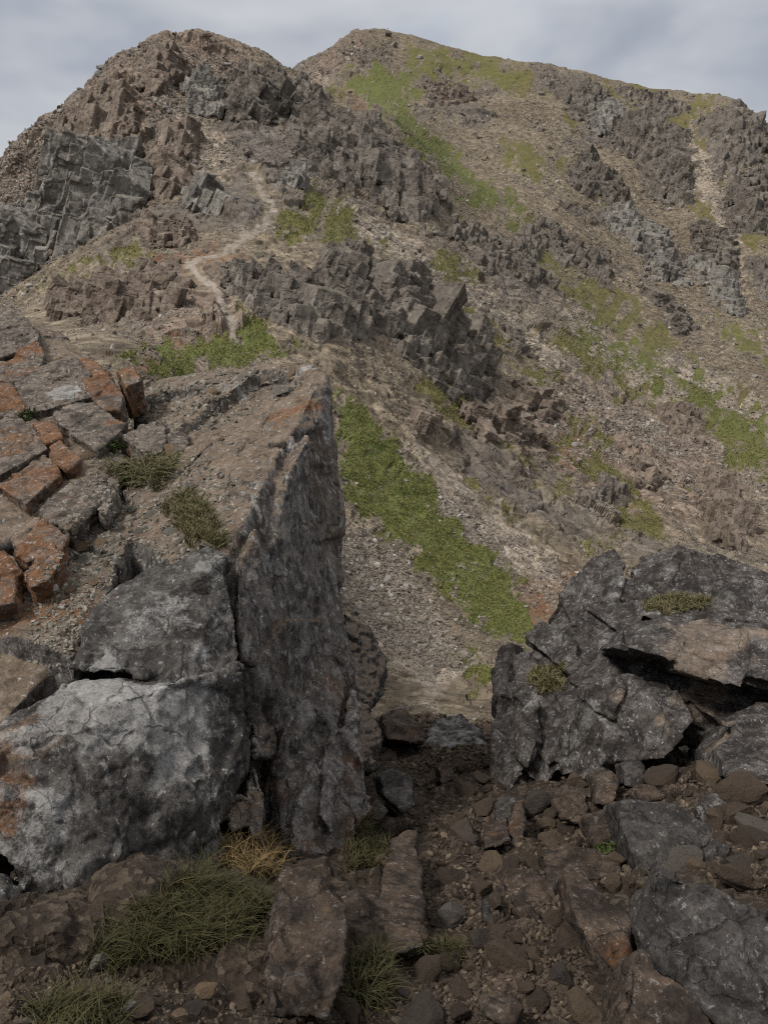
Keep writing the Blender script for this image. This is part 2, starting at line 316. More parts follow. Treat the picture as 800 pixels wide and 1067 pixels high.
# ------------------------------------------------------------------ the lie of the land: tan(elevation) over (bearing, ln distance), thin-plate spline through surveyed points
CTRL = [(440,1090,1.48),(0,1090,1.42),(800,1090,1.45),(-400,1090,1.4),(1200,1090,1.4),(440,1000,1.98),(440,900,3.2),(440,850,4.25),(440,800,5.7),(440,760,7.5),(440,737,9.2),
 (150,1000,1.85),(150,930,2.3),(0,1010,1.75),(-400,1000,1.75),(-300,900,3),(0,900,3.5),(200,850,4),(600,1000,1.98),(700,960,2.25),(570,870,3.55),(650,815,4.6),(760,810,4.1),(800,900,2.75),(900,850,3.2),(1200,850,3),
 (440,775,12),(440,738,17.5),(440,720,19.6),(440,702,21.3),(450,685,23),(480,655,26.5),(500,722,20.5),(340,760,13),(340,720,18),(100,432,12),(200,420,17),(200,385,30),(250,346,46),(150,352,46),(0,352,44),(0,385,16),(50,322,62),(-200,340,25),
 (350,420,42),(360,520,33),(365,600,27),(378,660,22.5),(550,640,31),(600,600,38),(430,470,44),(500,540,40),(650,560,50),(520,690,23.5),(640,680,25),(750,640,34),(900,640,40),(1200,720,40),(1000,760,15),(700,775,11),(0,480,8),
 (520,440,64),(480,400,66),(430,340,66),(370,310,64),(300,300,60),(240,290,58),(200,280,62),(280,240,80),(290,215,88),(260,180,100),(220,130,118),(200,80,132),(200,36,146),(200,52,160),(200,110,200),(200,190,300),(200,260,520),
 (0,174,118),(0,230,106),(0,290,92),(60,250,92),(60,300,78),(100,200,100),(100,140,115),(30,145,123),(65,114,128),(95,86,133),(125,63,137),(160,44,141),(225,41,148),(260,55,155),(300,76,160),
 (0,210,140),(65,150,150),(125,95,160),(160,70,165),(0,280,200),(-100,262,110),(-100,300,140),(-300,390,100),(-300,440,160),(0,330,500),(100,200,250),(100,300,500),(-300,450,500),
 (270,85,185),(300,108,195),(335,118,205),(365,128,205),(302,78,300),(320,61,325),(345,47,330),(370,32,335),(400,29,335),(430,36,335),(470,47,332),(520,57,330),(570,64,328),(620,74,322),(660,85,315),(700,95,305),(740,99,295),(770,106,285),(800,124,275),(900,190,260),(1000,260,250),(1200,380,230),
 (250,112,330),(345,70,365),(400,55,370),(470,72,370),(570,92,370),(660,115,360),(740,130,345),(800,160,320),(900,230,310),(400,150,520),(600,180,520),(800,260,500),(1200,420,500),
 (340,97,170),(400,130,145),(400,118,215),(400,90,265),(410,60,310),(345,92,262),(465,192,152),(470,168,205),(480,130,250),(480,90,290),(560,250,165),(560,180,215),(560,120,265),(640,250,195),(640,180,235),(640,120,278),(720,250,205),(720,180,240),(720,130,270),(800,250,205),(800,180,240),(900,300,200),
 (400,215,120),(340,200,105),(440,250,110),(500,310,108),(560,350,105),(600,330,130),(700,400,118),(800,400,132),(640,450,85),(800,480,90),(780,540,68),(900,560,70),(620,520,58)]
LS = 0.33     # weight of ln(distance) against bearing
def _tps():
    C = np.array([((x - 400) / FPX, math.log(Y) * LS) for x, y, Y in CTRL]); T = np.array([tan_of(y) for x, y, Y in CTRL])
    r = np.linalg.norm(C[:, None] - C[None], axis=-1); K = np.where(r > 0, r * r * np.log(r + 1e-12), 0) + np.eye(len(C)) * 2e-4
    Pm = np.c_[np.ones(len(C)), C]; A = np.block([[K, Pm], [Pm.T, np.zeros((3, 3))]])
    w = np.linalg.solve(A, np.r_[T, 0, 0, 0]); return C, w
_C, _W = _tps()
TX = np.arange(-420, 1221, 6.0); TL = np.linspace(math.log(.85), math.log(520), 760)
def _table():
    X, L = np.meshgrid((TX - 400) / FPX, TL * LS); q = np.c_[X.ravel(), L.ravel()]; out = _W[-3] + q @ _W[-2:]
    for c, w in zip(_C, _W): 
        d2 = (q[:, 0] - c[0]) ** 2 + (q[:, 1] - c[1]) ** 2; out += w * .5 * d2 * np.log(d2 + 1e-20)
    return out.reshape(X.shape)
TT = _table()       # [lnY, x] -> tan of elevation
def land_t(x, L):
    fx = np.clip((x - TX[0]) / 6.0, 0, len(TX) - 1.001); fl = np.clip((L - TL[0]) / (TL[1] - TL[0]), 0, len(TL) - 1.001)
    i = fx.astype(int); j = fl.astype(int); a = fx - i; b = fl - j
    return (TT[j, i] * (1 - a) + TT[j, i + 1] * a) * (1 - b) + (TT[j + 1, i] * (1 - a) + TT[j + 1, i + 1] * a) * b
def land_pt(x, L):
    """(x bearing px at the camera axis plane, lnY) -> world. the bearing is taken in plan so that X = k*Y"""
    Y = np.exp(L); return Y
# NOTE in plan, X/Y = (x-400)/FPX/dy depends on height too; keep it exact
def world(x, t, Y):
    # photo column x and tan-elevation t at distance Y
    cy = (t * CP - SP) / (CP + t * SP); dy = CP - cy * SP
    return np.stack([(x - 400) / FPX / dy * Y, Y, t * Y], -1), 533.5 - FPX * cy
def rows_for(x, l0, l1, n):
    """sample the profile under each column evenly as seen on the slope"""
    L = np.linspace(l0, l1, 1500); X, LL = np.meshgrid(x, L); t = land_t(X.ravel(), LL.ravel()).reshape(X.shape)
    dt = np.diff(t, axis=0) * FPX; m = np.sqrt(np.where(dt > 0, dt, dt * .12) ** 2 + (np.diff(LL, axis=0) * 70) ** 2)
    c = np.vstack([np.zeros((1, len(x))), np.cumsum(m, 0)]); out = np.empty((n, len(x)))
    # the same arc share for all columns, smoothed a little across columns
    for k in range(len(x)): out[:, k] = np.interp(np.linspace(0, c[-1, k], n), c[:, k], L)
    return out
# visible-distance table for placing things on the land
VX = np.arange(-60, 861, 2.0)
_L = np.linspace(math.log(1.2), math.log(400), 2400); _X, _LL = np.meshgrid(VX, _L); _T = np.maximum.accumulate(land_t(_X.ravel(), _LL.ravel()).reshape(_X.shape), 0)
def visY(x, y, lmin=None):
    x = np.atleast_1d(np.asarray(x, float)); y = np.atleast_1d(np.asarray(y, float)); t = tan_of(y); k = np.clip(np.round((x - VX[0]) / 2).astype(int), 0, len(VX) - 1)
    j = np.array([np.searchsorted(_T[:, a], b) for a, b in zip(k, t)]); j = np.clip(j, 0, len(_L) - 1)
    return np.exp(_L[j])

GRASS = [  # outline, softness, lush
 ([(345,408),(375,425),(415,465),(470,530),(530,590),(550,620),(556,655),(530,670),(490,645),(440,595),(395,555),(362,520),(350,460)],5,1),
 ([(150,382),(180,355),(240,360),(255,338),(280,343),(302,370),(255,378),(190,393)],3,1),
 ([(268,250),(300,220),(325,185),(365,222),(400,243),(390,258),(330,262),(290,265)],10,.35),
 ([(345,92),(400,66),(425,85),(440,130),(500,178),(545,225),(530,238),(480,205),(430,162),(390,122)],9,.8),
 ([(400,48),(470,55),(560,75),(540,92),(485,88),(420,80)],9,.4),
 ([(520,140),(570,160),(592,187),(560,190),(525,165)],8,.2),
 ([(600,332),(660,357),(730,398),(800,437),(840,470),(800,462),(740,440),(660,392),(600,352)],7,.7),
 ([(733,438),(800,468),(830,500),(800,503),(760,482)],6,.5),
 ([(700,100),(740,95),(760,110),(715,117)],4,.2),
 ([(470,668),(515,690),(525,735),(480,712)],5,.6),
 ([(45,290),(85,270),(160,258),(172,270),(80,297)],6,.2),
 ([(545,330),(620,358),(690,420),(660,415),(590,375)],9,.1),
 ([(740,318),(800,360),(840,400),(800,392),(750,350)],7,.4),
 ([(560,250),(600,300),(650,330),(720,370),(700,375),(620,335),(560,280)],8,.25),
 ([(440,330),(480,300),(500,315),(470,340)],8,.2),([(320,318),(345,330),(340,345),(322,338)],4,.3),
 ([(480,180),(520,195),(560,225),(540,235),(500,215)],8,.2),([(430,250),(480,270),(500,300),(470,295)],9,.2),
 ([(560,480),(600,500),(590,520),(560,510)],6,.1),([(590,440),(640,470),(620,480),(580,460)],8,.1),
 ([(600,555),(640,560),(640,590),(610,585)],5,.2),([(130,370),(150,362),(148,380),(125,385)],3,1)]
SCREE = [([(305,190),(345,200),(430,250),(500,305),(560,350),(605,385),(585,392),(520,347),(440,282),(370,237)],6),
 ([(425,455),(500,518),(570,578),(615,612),(585,640),(555,600),(480,558),(430,505)],8),([(362,550),(430,612),(490,690),(450,735),(380,670),(358,610)],8),
 ([(715,105),(738,170),(765,240),(778,320),(750,260),(725,190)],6),([(560,300),(640,350),(720,420),(700,425),(610,375)],7),([(330,70),(352,90),(345,95),(325,88)],3),
 ([(690,360),(800,430),(800,440),(690,385)],6),([(600,400),(760,480),(800,520),(720,500),(600,430)],20),([(170,100),(230,130),(250,180),(210,190),(180,150)],14)]
BROWN = [([(-80,330),(-80,250),(30,140),(95,82),(200,30),(265,55),(240,80),(180,100),(140,160),(60,170),(20,230),(0,320)],12),
 ([(150,300),(240,290),(250,350),(150,360)],14),([(300,80),(370,25),(400,30),(350,85)],8),([(480,430),(600,400),(760,470),(800,560),(640,540),(560,470)],25)]
RUST = [([(590,590),(620,600),(575,650),(553,650),(545,610)],8),([(565,450),(600,465),(605,490),(580,480)],7),([(470,560),(520,590),(540,620),(520,610)],6),([(150,270),(240,255),(250,275),(170,285)],8),([(350,95),(380,115),(400,140),(370,120)],5),([(180,340),(200,345),(195,360),(178,358)],5),([(140,382),(158,370),(156,388),(142,392)],3)]
PATHS = [([(245,352),(238,330),(222,300),(196,278),(222,268),(262,245),(288,225),(287,212),(272,196),(262,178)],3.0),([(215,120),(200,100)],3)]
# rough rib lines that stand a little proud of the slope
def land_masks(px, py, vis, P):
    n = fbm(np.c_[px / 14., py / 14., np.zeros_like(px)], 4, 3); n2 = fbm(np.c_[px / 14., py / 14., np.ones_like(px) * 9], 4, 8)
    n += .5 * fbm(np.c_[px / 4., py / 4., np.zeros_like(px)], 3, 13); n2 += .5 * fbm(np.c_[px / 4., py / 4., np.ones_like(px)], 3, 18); X, Y = px + n * 9, py + n2 * 9; m = {k: np.zeros(len(px), F32) for k in ('grass', 'lush', 'scree', 'brown', 'rust', 'path')}
    for p, s, l in GRASS: 
        poly_mask(X + n * 5, Y + n2 * 5, p, s * 2 + 2, m['grass']); poly_mask(X, Y, p, s, m['lush'], l)
    for k, src in (('scree', SCREE), ('brown', BROWN), ('rust', RUST)):
        for p, s in src: poly_mask(X, Y, p, s, m[k])
    for p, w in PATHS: line_mask(px + n * 4, py + n2 * 4, p, w + .1, 1.8, m['path'])
    # sparse turf everywhere on the big slope, in streaks down the fall line
    st = fbm(np.c_[(px + py * -1.15) / 55., (px * .6 + py * .8) / 160., np.zeros_like(px)], 5, 31)
    zone = sstep(300, 420, px) * sstep(640, 520, py)
    m['grass'] = np.maximum(m['grass'], .8 * sstep(.05, .45, st) * zone * (1 - m['scree']))
    m['grass'] *= (1 - (.6 - .26 * m['lush']) * sstep(.05, .6, fbm(np.c_[(px + py * .5) / 10., (py - px * .5) / 20., np.ones_like(px) * 7], 4, 57))); m['near'] = np.zeros(len(px), F32)
    for p, w in PATHS: line_mask(px, py, p, w + 5, 5, m['near'])
    m['grass'] *= (1 - m['path']) * (1 - .45 * (1 - m['lush']) * sstep(-.1, .5, fbm(np.c_[px / 22., py / 22., np.ones_like(px) * 3], 4, 51)))
    for k in m: m[k] *= vis
    return m

def build_land(x, l0, l1, n):
    L = rows_for(x, l0, l1, n); X = np.broadcast_to(x, L.shape)
    t = land_t(X.ravel(), L.ravel()).reshape(L.shape); vis = (t >= np.maximum.accumulate(t, 0) - .012).astype(F32)
    W, py = world(X, t, np.exp(L)); return W, X, py, vis
def grid_normals(W):
    du = np.gradient(W, axis=1); dv = np.gradient(W, axis=0); N = np.cross(du, dv); return N / (np.linalg.norm(N, axis=-1, keepdims=True) + 1e-12)

COLX = np.concatenate([np.arange(-1600, -400, 40.), np.arange(-400, -40, 12.), np.arange(-40, 840, 1.0), np.arange(840, 1200, 12.), np.arange(1200, 2401, 40.)])
W, X, PY, VIS = build_land(COLX, math.log(7.8), math.log(520), 1000)
N = grid_normals(W); P = W.reshape(-1, 3); Nf = N.reshape(-1, 3).copy(); Nf[Nf[:, 2] < 0] *= -1
px, py, vis = X.ravel().astype(F32), PY.ravel().astype(F32), VIS.ravel()
MK = land_masks(px, py, vis, P)
Y = P[:, 1]; soft = np.clip(MK['grass'] * 1.1, 0, 1); fine = sstep(260, 60, Y)
R = np.array([[.83, .5, .25], [-.5, .86, 0], [-.22, -.12, .97]], F32)
Q = (P @ R.T).astype(F32)
b1, c1 = blocks(Q / np.array([5.5, 7, 4.], F32) + fbm(P / 6, 2, 5)[:, None] * .25, 1, .8, .9, .25, .12)
b2, c2 = blocks(Q / np.array([1.7, 2.2, 1.5], F32) + fbm(P / 2, 2, 6)[:, None] * .2, 2, .9, .9, .3, .15)
b3, c3 = blocks(Q / .62, 3, .9, 1.0)
rockn = sstep(-.25, .45, fbm(P / 22., 4, 11)); rough = np.clip(.25 + .75 * rockn + .6 * MK['brown'], 0, 1.2) * (1 - .92 * soft) * (1 - .8 * MK['scree']) * (1 - .85 * MK['near'])
near = sstep(18, 45, Y)
vd = P / np.linalg.norm(P, axis=1)[:, None]; facing = -(Nf * vd).sum(1); rough = rough * np.maximum(.12 + .88 * sstep(.06, .26, facing), .8 * sstep(95, 125, Y))
d = rough * (b1 * 1.3 * near + b2 * .42 * near) + (b3 * .11) * (.2 + .8 * sstep(.06, .26, facing)) * (1 - .85 * soft) * (1 - .8 * MK['path']) + fbm(P / 4., 4, 21) * .22 * near + fbm(P / 22., 3, 22) * 1.0 * sstep(40, 120, Y)
d += soft * fbm(P / .7, 3, 23) * .12
sky = 1.0
D = d[:, None] * (Nf * .8 + np.array([0, -.2, .1], F32))
V = P + D * sstep(9.5, 13, Y)[:, None]; V[:, 2] -= .5 * sstep(10.8, 9.2, Y)
MK['rock'] = np.clip(rough - .25, 0, 1) * sstep(.45, .75, c1 * .5 + rockn * .6) * (1 - MK['brown'])
MTN = obj('mountain', mesh_np('mountain', V, grid_faces(*X.shape), False, MK), M_MTN, kind='structure')

# ------------------------------------------------------------------ crags standing out of the slope
CRAGS = [  # label, outline, material, relief in m, block size in m
 ('big pale grey bluff with smooth slabs on the left flank of the knoll', [(30,213),(60,165),(100,155),(130,172),(146,195),(136,215),(105,235),(65,252),(42,275),(0,310),(-30,330),(-30,260),(0,235)], 'G', 2.4, 6.0),
 ('dark blocky crag just below the knoll summit on its right', [(232,90),(258,75),(290,82),(298,112),(270,124),(240,116)], 'D', 2.4, 2.4),
 ('small pale grey block left of the dark crag below the knoll summit', [(195,88),(212,80),(228,95),(226,113),(200,116)], 'G', 1.5, 2.0),
 ('low dark crag on the saddle between knoll and main summit', [(300,90),(325,84),(342,95),(336,109),(305,112)], 'D', 1.8, 2.0),
 ('long dark broken crag on the right shoulder of the knoll beneath the grass strip', [(295,128),(320,112),(360,118),(402,130),(434,160),(466,188),(474,216),(440,233),(400,217),(370,199),(340,173),(310,155)], 'D', 3.0, 2.6),
 ('small grey overhanging rock left of the path on the knoll', [(192,206),(205,192),(222,201),(233,218),(200,219)], 'G', 1.5, 1.6),
 ('wide low brown crag below the grey bluff and left of the path bend', [(30,320),(55,295),(95,287),(140,280),(175,280),(190,303),(175,332),(120,347),(60,347)], 'B', 1.0, 1.6),
 ('dark crag of stacked blocks right of the path bend', [(226,270),(250,261),(270,284),(320,284),(370,300),(404,332),(402,352),(330,362),(290,342),(245,302)], 'D', 1.5, 1.5),
 ('largest dark jointed crag in the middle, above the head of the green grass tongue', [(388,256),(412,246),(432,252),(457,286),(492,311),(537,346),(533,388),(520,412),(490,416),(450,402),(415,372),(385,347),(368,302)], 'D', 2.6, 2.3),
 ('brown broken ledge of blocks under the largest dark crag', [(470,432),(500,428),(532,435),(577,456),(566,478),(510,464),(478,452)], 'B', 1.0, 1.3),
 ('grey rib of slabs between the two pale scree bands', [(488,246),(530,258),(572,282),(593,330),(566,342),(540,302),(500,282)], 'D', 2.2, 2.4),
 ('grey rounded rib running down beside the main grass strip', [(560,227),(600,254),(632,270),(647,302),(625,307),(590,282),(563,256)], 'D', 2.4, 2.8),
 ('grey double crag in the middle of the right slope', [(650,241),(680,229),(696,250),(702,280),(720,302),(690,297),(665,266)], 'G', 2.4, 2.6),
 ('large grey crag high on the right slope below the skyline', [(635,128),(670,120),(712,140),(722,180),(711,212),(680,202),(660,167),(640,147)], 'D', 3.2, 3.6),
 ('tilted smooth slab left of the large high crag', [(612,160),(640,183),(652,215),(605,204),(597,190)], 'D', 2.0, 4.0),
 ('dark rounded bluff with an overhang near the skyline at the right edge', [(728,126),(766,110),(797,130),(798,156),(772,176),(745,187),(730,152)], 'D', 2.4, 3.4),
 ('dark crag at the right edge beneath the rounded skyline bluff', [(755,202),(780,184),(815,186),(830,240),(790,246),(763,236)], 'D', 3.6, 3.4),
 ('small grey crag just under the skyline right of the main summit', [(583,102),(615,84),(627,115),(600,122)], 'D', 2.0, 2.6),
 ('low broken rocks on the upper grass below the main summit', [(440,90),(480,95),(502,112),(460,112)], 'B', 1.6, 2.2),
 ('brown crag above the right outcrop at the right edge', [(728,505),(760,488),(782,530),(777,566),(745,567),(722,540)], 'B', 1.6, 1.5),
 ('cluster of dark boulders alone in the brown scree below the middle', [(608,522),(630,500),(656,508),(642,531)], 'D', .9, 1.0),
 ('brown blocky knob on the slope above the right outcrop', [(688,428),(712,424),(728,432),(726,466),(704,462)], 'B', 1.2, 1.4),
 ('grey crag left of the tan gully on the right', [(718,272),(742,272),(762,292),(772,327),(742,312)], 'G', 1.8, 2.2),
 ('dark broken rib below the bluffs at the right edge', [(718,230),(744,236),(763,246),(767,290),(736,282)], 'D', 2.2, 2.4),
 ('square grey rock beside the path on the knoll slope', [(295,185),(312,178),(322,192),(308,202),(296,198)], 'G', 1.1, 1.4),
 ('thin grey ledges on the scree right of the long dark crag', [(470,232),(500,240),(515,262),(490,258),(472,246)], 'D', 1.4, 1.8),
 ('row of dark rocks below the main grass strip', [(520,262),(550,240),(566,252),(560,272),(540,270)], 'D', 1.5, 1.8),
 ('grey rib of rock below the small skyline crag', [(618,112),(640,104),(650,120),(632,138),(616,128)], 'G', 1.8, 2.4),
 ('dark blocks joining the path crag to the largest middle crag', [(318,292),(345,264),(388,260),(396,292),(360,302)], 'D', 1.5, 1.7),
 ('small grey rock band just above the double crag on the right slope', [(628,212),(655,220),(668,240),(640,243)], 'G', 1.8, 2.2),
 ('dark stony band on the skyline between the small crag and the rounded bluff', [(640,92),(690,100),(716,116),(690,122),(655,112)], 'D', 1.6, 2.2),
 ('narrow dark rib below the double crag on the right slope', [(662,300),(690,308),(722,340),(702,347),(672,326)], 'D', 1.6, 1.9),
 ('dark rock at the right edge under the tan gully', [(778,268),(800,274),(818,312),(790,306)], 'D', 1.8, 2.2),
 ('small grey ledge beside the head of the green grass tongue', [(425,430),(448,434),(455,448),(430,450)], 'B', .7, .9),
 ('brown blocks right of the broken ledge in the brown scree', [(538,404),(570,410),(590,438),(562,442),(536,424)], 'B', 1.0, 1.4),
 ('brown rock face in the middle of the knoll beside the stony chute', [(148,172),(184,160),(196,190),(162,202)], 'B', 1.4, 2.2),
 ('brown rocks in the stony chute below the knoll summit', [(170,132),(204,138),(200,164),(170,160)], 'B', 1.2, 1.8),
 ('low brown ledge under the big pale bluff', [(140,236),(188,232),(200,248),(160,257)], 'B', .8, 1.3),
 ('flat brown rocks in the scree above the right outcrop', [(648,470),(680,478),(692,505),(660,506)], 'B', .9, 1.2),
 ('grey rib between the largest middle crag and the scree band', [(470,296),(500,318),(548,352),(556,372),(530,362)], 'D', 1.2, 1.6),
 ('brown rocky ground on the steep left side of the knoll ridge', [(60,140),(100,100),(130,95),(140,130),(100,150)], 'B', 1.6, 2.2),
 ('brown rocks just left of the knoll summit', [(140,70),(180,52),(196,75),(160,95)], 'B', 1.5, 2.0)]
MATC = {'G': M_CG, 'D': M_CD, 'B': M_CB}
def remesh(me, vox):
    o = bpy.data.objects.new('tmp', me); COL.objects.link(o); m = o.modifiers.new('r', 'REMESH'); m.mode = 'VOXEL'; m.voxel_size = vox; m.adaptivity = 0
    dg = bpy.context.evaluated_depsgraph_get(); r = bpy.data.meshes.new_from_object(o.evaluated_get(dg)); bpy.data.objects.remove(o); return r
def keep_largest(me):
    """drop crumbs that came loose from the main body"""
    e = np.empty(len(me.edges) * 2, np.int32); me.edges.foreach_get('vertices', e); e = e.reshape(-1, 2); lab = np.arange(len(me.vertices))
    for _ in range(400):
        m = np.minimum(lab[e[:, 0]], lab[e[:, 1]]); l2 = lab.copy(); np.minimum.at(l2, e[:, 0], m); np.minimum.at(l2, e[:, 1], m); l2 = l2[l2]
        if (l2 == lab).all(): break
        lab = l2
    u, c = np.unique(lab, return_counts=True); bad = np.where(lab != u[c.argmax()])[0]
    if len(bad):
        bm = bmesh.new(); bm.from_mesh(me); bm.verts.ensure_lookup_table(); bmesh.ops.delete(bm, geom=[bm.verts[int(k)] for k in bad], context='VERTS'); bm.to_mesh(me); bm.free()
BOXF = np.array([[0,1,3,2],[4,6,7,5],[0,4,5,1],[2,3,7,6],[0,2,6,4],[1,5,7,3]]); BOXV = np.array([[x, y, z] for x in (-1, 1) for y in (-1, 1) for z in (-1, 1)], float)
def build_crag(i, label, poly, mk, relief, bs):
    r = np.random.default_rng(500 + i); A = np.array(poly, float); x0, y0 = A.min(0); x1, y1 = A.max(0); size = min(x1 - x0, y1 - y0)
    gx, gy = np.meshgrid(np.arange(x0 - 6, x1 + 6, 2.), np.arange(y0 - 6, y1 + 6, 2.)); shp = gx.shape; gx, gy = gx.ravel(), gy.ravel(); s0 = sdist(gx.astype(F32), gy.astype(F32), poly)
    Z = np.log(visY(gx, gy)); med = np.median(Z[s0 > 0]); Z = np.clip(Z, med - .3, med + .28).reshape(shp)
    for _ in range(8):
        Zp = np.pad(Z, 1, mode='edge'); Z = (Zp[:-2, 1:-1] + Zp[2:, 1:-1] + Zp[1:-1, :-2] + Zp[1:-1, 2:] + Z) / 5
    Wc, _ = world(gx, tan_of(gy), np.exp(Z.ravel())); Nn = grid_normals(Wc.reshape(*shp, 3)).reshape(-1, 3); Nn[(Nn * Wc).sum(-1) > 0] *= -1
    Ym = math.exp(med); ppm = FPX / Ym; frame = np.array(Matrix.Rotation(r.uniform(.15, .5), 3, 'Y') @ Matrix.Rotation(r.uniform(-.5, .1), 3, 'X') @ Matrix.Rotation(r.uniform(-.6, .6), 3, 'Z'))
    Vs, Fs, o = [], [], 0
    for lev, (sc, gap) in enumerate(((1.25, .7), (.75, .55), (.36, .7))):
        st = bs * sc * gap * ppm; n = int(min(150 if lev < 2 else 220, max(4, (s0 > -3).sum() * 4 / (st * st))))
        cand = np.where(s0 > (0 if lev == 0 else -5))[0]
        if lev == 0:     # spread the main blocks evenly
            pick = []; cand = r.permutation(cand)
            for c in cand:
                if all((gx[c] - gx[p]) ** 2 + (gy[c] - gy[p]) ** 2 > (st * .85) ** 2 for p in pick): pick.append(c)
                if len(pick) >= 150: break
        else: pick = r.choice(cand, n)
        for c in pick:
            dome = float(sstep(-4, size * .25 + 2, s0[c])); d = bs * sc * (.55 + .45 * dome) * np.array([r.uniform(.3, .66), r.uniform(.42, .85), r.uniform(.5, 1.25)]) * r.uniform(.8, 1.25)
            ctr = Wc[c] + Nn[c] * (relief * dome * (.45 if lev == 0 else r.uniform(.3, .6)) - d.min() * .6)
            jr = np.array(Matrix.Rotation(r.normal(0, .07), 3, 'X') @ Matrix.Rotation(r.normal(0, .07), 3, 'Y') @ Matrix.Rotation(r.normal(0, .10), 3, 'Z'))
            bv = BOXV * (1 + r.uniform(-.34, .14, (8, 3))) * d; Vs.append(bv @ jr.T @ frame.T + ctr); Fs.append(BOXF + o); o += 8
    tmp = mesh_np('c', np.concatenate(Vs), np.concatenate(Fs)); me = remesh(tmp, Ym / FPX * .8); bpy.data.meshes.remove(tmp)
    keep_largest(me); Vv = verts_of(me); n = norms_of(me); q = (Vv @ frame).astype(F32)
    h1, k1 = blocks(q / (bs * .5), 100 + i, .8, .9, .3, .1, .08); h2, k2 = blocks(q / (bs * .2), 200 + i, .9, .9, .2, .1, .1)
    Vv = Vv + n * (bs * .045 * h1 + bs * .022 * h2)[:, None]; set_verts(me, Vv)
    nz = fbm(Vv / bs, 3, i)
    set_attr(me, 'cell', np.clip(.6 * k1 + .4 * k2, 0, 1)); set_attr(me, 'turf', sstep(.88, 1.08, n[:, 2] + .25 * nz) * .5)
    me.name = 'rock_outcrop'; me.polygons.foreach_set('use_smooth', np.full(len(me.polygons), False))
    return obj('rock_outcrop', me, MATC[mk], label=label, cat='rock outcrop', group='crags on the mountainside')
CRAG_OBJS = [build_crag(i, *c) for i, c in enumerate(CRAGS)]

# ------------------------------------------------------------------ gully floor near the photographer
GX = np.concatenate([np.arange(-3000, -400, 50.), np.arange(-400, -60, 10.), np.arange(-60, 860, 2.0), np.arange(860, 1200, 10.), np.arange(1200, 3801, 50.)])
Wg, Xg, PYg, VISg = build_land(GX, math.log(.9), math.log(13.5), 560)
Pg = Wg.reshape(-1, 3); xg = Xg.ravel()
hb, _ = blocks(Pg / .42, 61, .7, .9, .2, .12); hc, _ = blocks(Pg / .13, 62, .8, .9)
stepz = fbm(Pg / .9, 3, 63)
inpath = np.exp(-((xg - 430 - 40 * np.sin(Pg[:, 1])) / 60) ** 2)
dg = (1 - .6 * inpath) * (hb * .08 + stepz * .05) + hc * .035 + fbm(Pg / .12, 4, 64) * .018 - inpath * .05 - .05 + (.05 * sstep(503, 522, xg + 10 * stepz) + .09 * sstep(412, 396, xg + 8 * stepz)) * sstep(1.75, 2.1, Pg[:, 1]) * sstep(6.0, 4.5, Pg[:, 1])
fade = sstep(13.4, 10.6, Pg[:, 1])
Vg = Pg + np.c_[np.zeros(len(dg)), np.zeros(len(dg)), dg - (1 - fade) * .5]
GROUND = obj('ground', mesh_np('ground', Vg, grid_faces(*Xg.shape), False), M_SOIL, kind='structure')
# valley floor far below, out to the horizon
me = bpy.data.meshes.new('valley'); bm = bmesh.new(); bmesh.ops.create_circle(bm, cap_ends=True, radius=30000, segments=64, matrix=Matrix.Translation((0, 0, -320))); bm.to_mesh(me); bm.free()
sv = NT('valley_land'); VAL = obj('terrain', me, sv.done(sv.mix(sv.ramp(sv.noise(.002, 5), .4, .6), (.05, .055, .03), (.10, .095, .06)), .95), kind='structure')
# ------------------------------------------------------------------ rocks near the photographer: joint blocks merged to one solid, then weathered
def remesh(me, vox):
    o = bpy.data.objects.new('tmp', me); COL.objects.link(o); m = o.modifiers.new('r', 'REMESH'); m.mode = 'VOXEL'; m.voxel_size = vox; m.adaptivity = 0
    dg = bpy.context.evaluated_depsgraph_get(); r = bpy.data.meshes.new_from_object(o.evaluated_get(dg)); bpy.data.objects.remove(o); return r
def hull_into(bm, pts):
    t = bmesh.new()
    for p in pts: t.verts.new(p)
    bmesh.ops.convex_hull(t, input=t.verts)
    for v in [v for v in t.verts if not v.link_faces]: t.verts.remove(v)
    bmesh.ops.recalc_face_normals(t, faces=t.faces)
    m = bpy.data.meshes.new('h'); t.to_mesh(m); t.free(); bm.from_mesh(m); bpy.data.meshes.remove(m)
def fracture(pts, size, M, r, jit, depth=0):
    """split a convex solid along its joint planes until the blocks are about `size`; every block settles a little"""
    P = np.asarray(pts, float); q = P @ M.T; ext = np.ptp(q, 0) / np.array(size); k = int(np.argmax(ext))
    if ext[k] < 1.45 or depth > 9:
        c = P.mean(0); ax = r.normal(size=3); ax /= np.linalg.norm(ax); Rm = np.array(Matrix.Rotation(r.normal(0, jit * .9), 3, Vector(ax)))
        return [(P - c) @ Rm.T * .992 + c + r.normal(0, jit * .45, 3) + 0]
    n = M[k] + r.normal(0, .13, 3); n /= np.linalg.norm(n); cut = (q[:, k].min() + np.ptp(q[:, k]) * r.uniform(.33, .67)); c0 = P.mean(0); co = c0 + M[k] * (cut - c0 @ M[k])
    out = []
    for sgn in (1, -1):
        t = bmesh.new()
        for p in P: t.verts.new(p)
        bmesh.ops.convex_hull(t, input=t.verts)
        for v in [v for v in t.verts if not v.link_faces]: t.verts.remove(v)
        bmesh.ops.bisect_plane(t, geom=t.verts[:] + t.edges[:] + t.faces[:], plane_co=co, plane_no=n * sgn, clear_outer=True)
        pp = np.array([v.co[:] for v in t.verts]); t.free()
        if len(pp) >= 5: out += fracture(pp, size, M, r, jit, depth + 1)
    return out
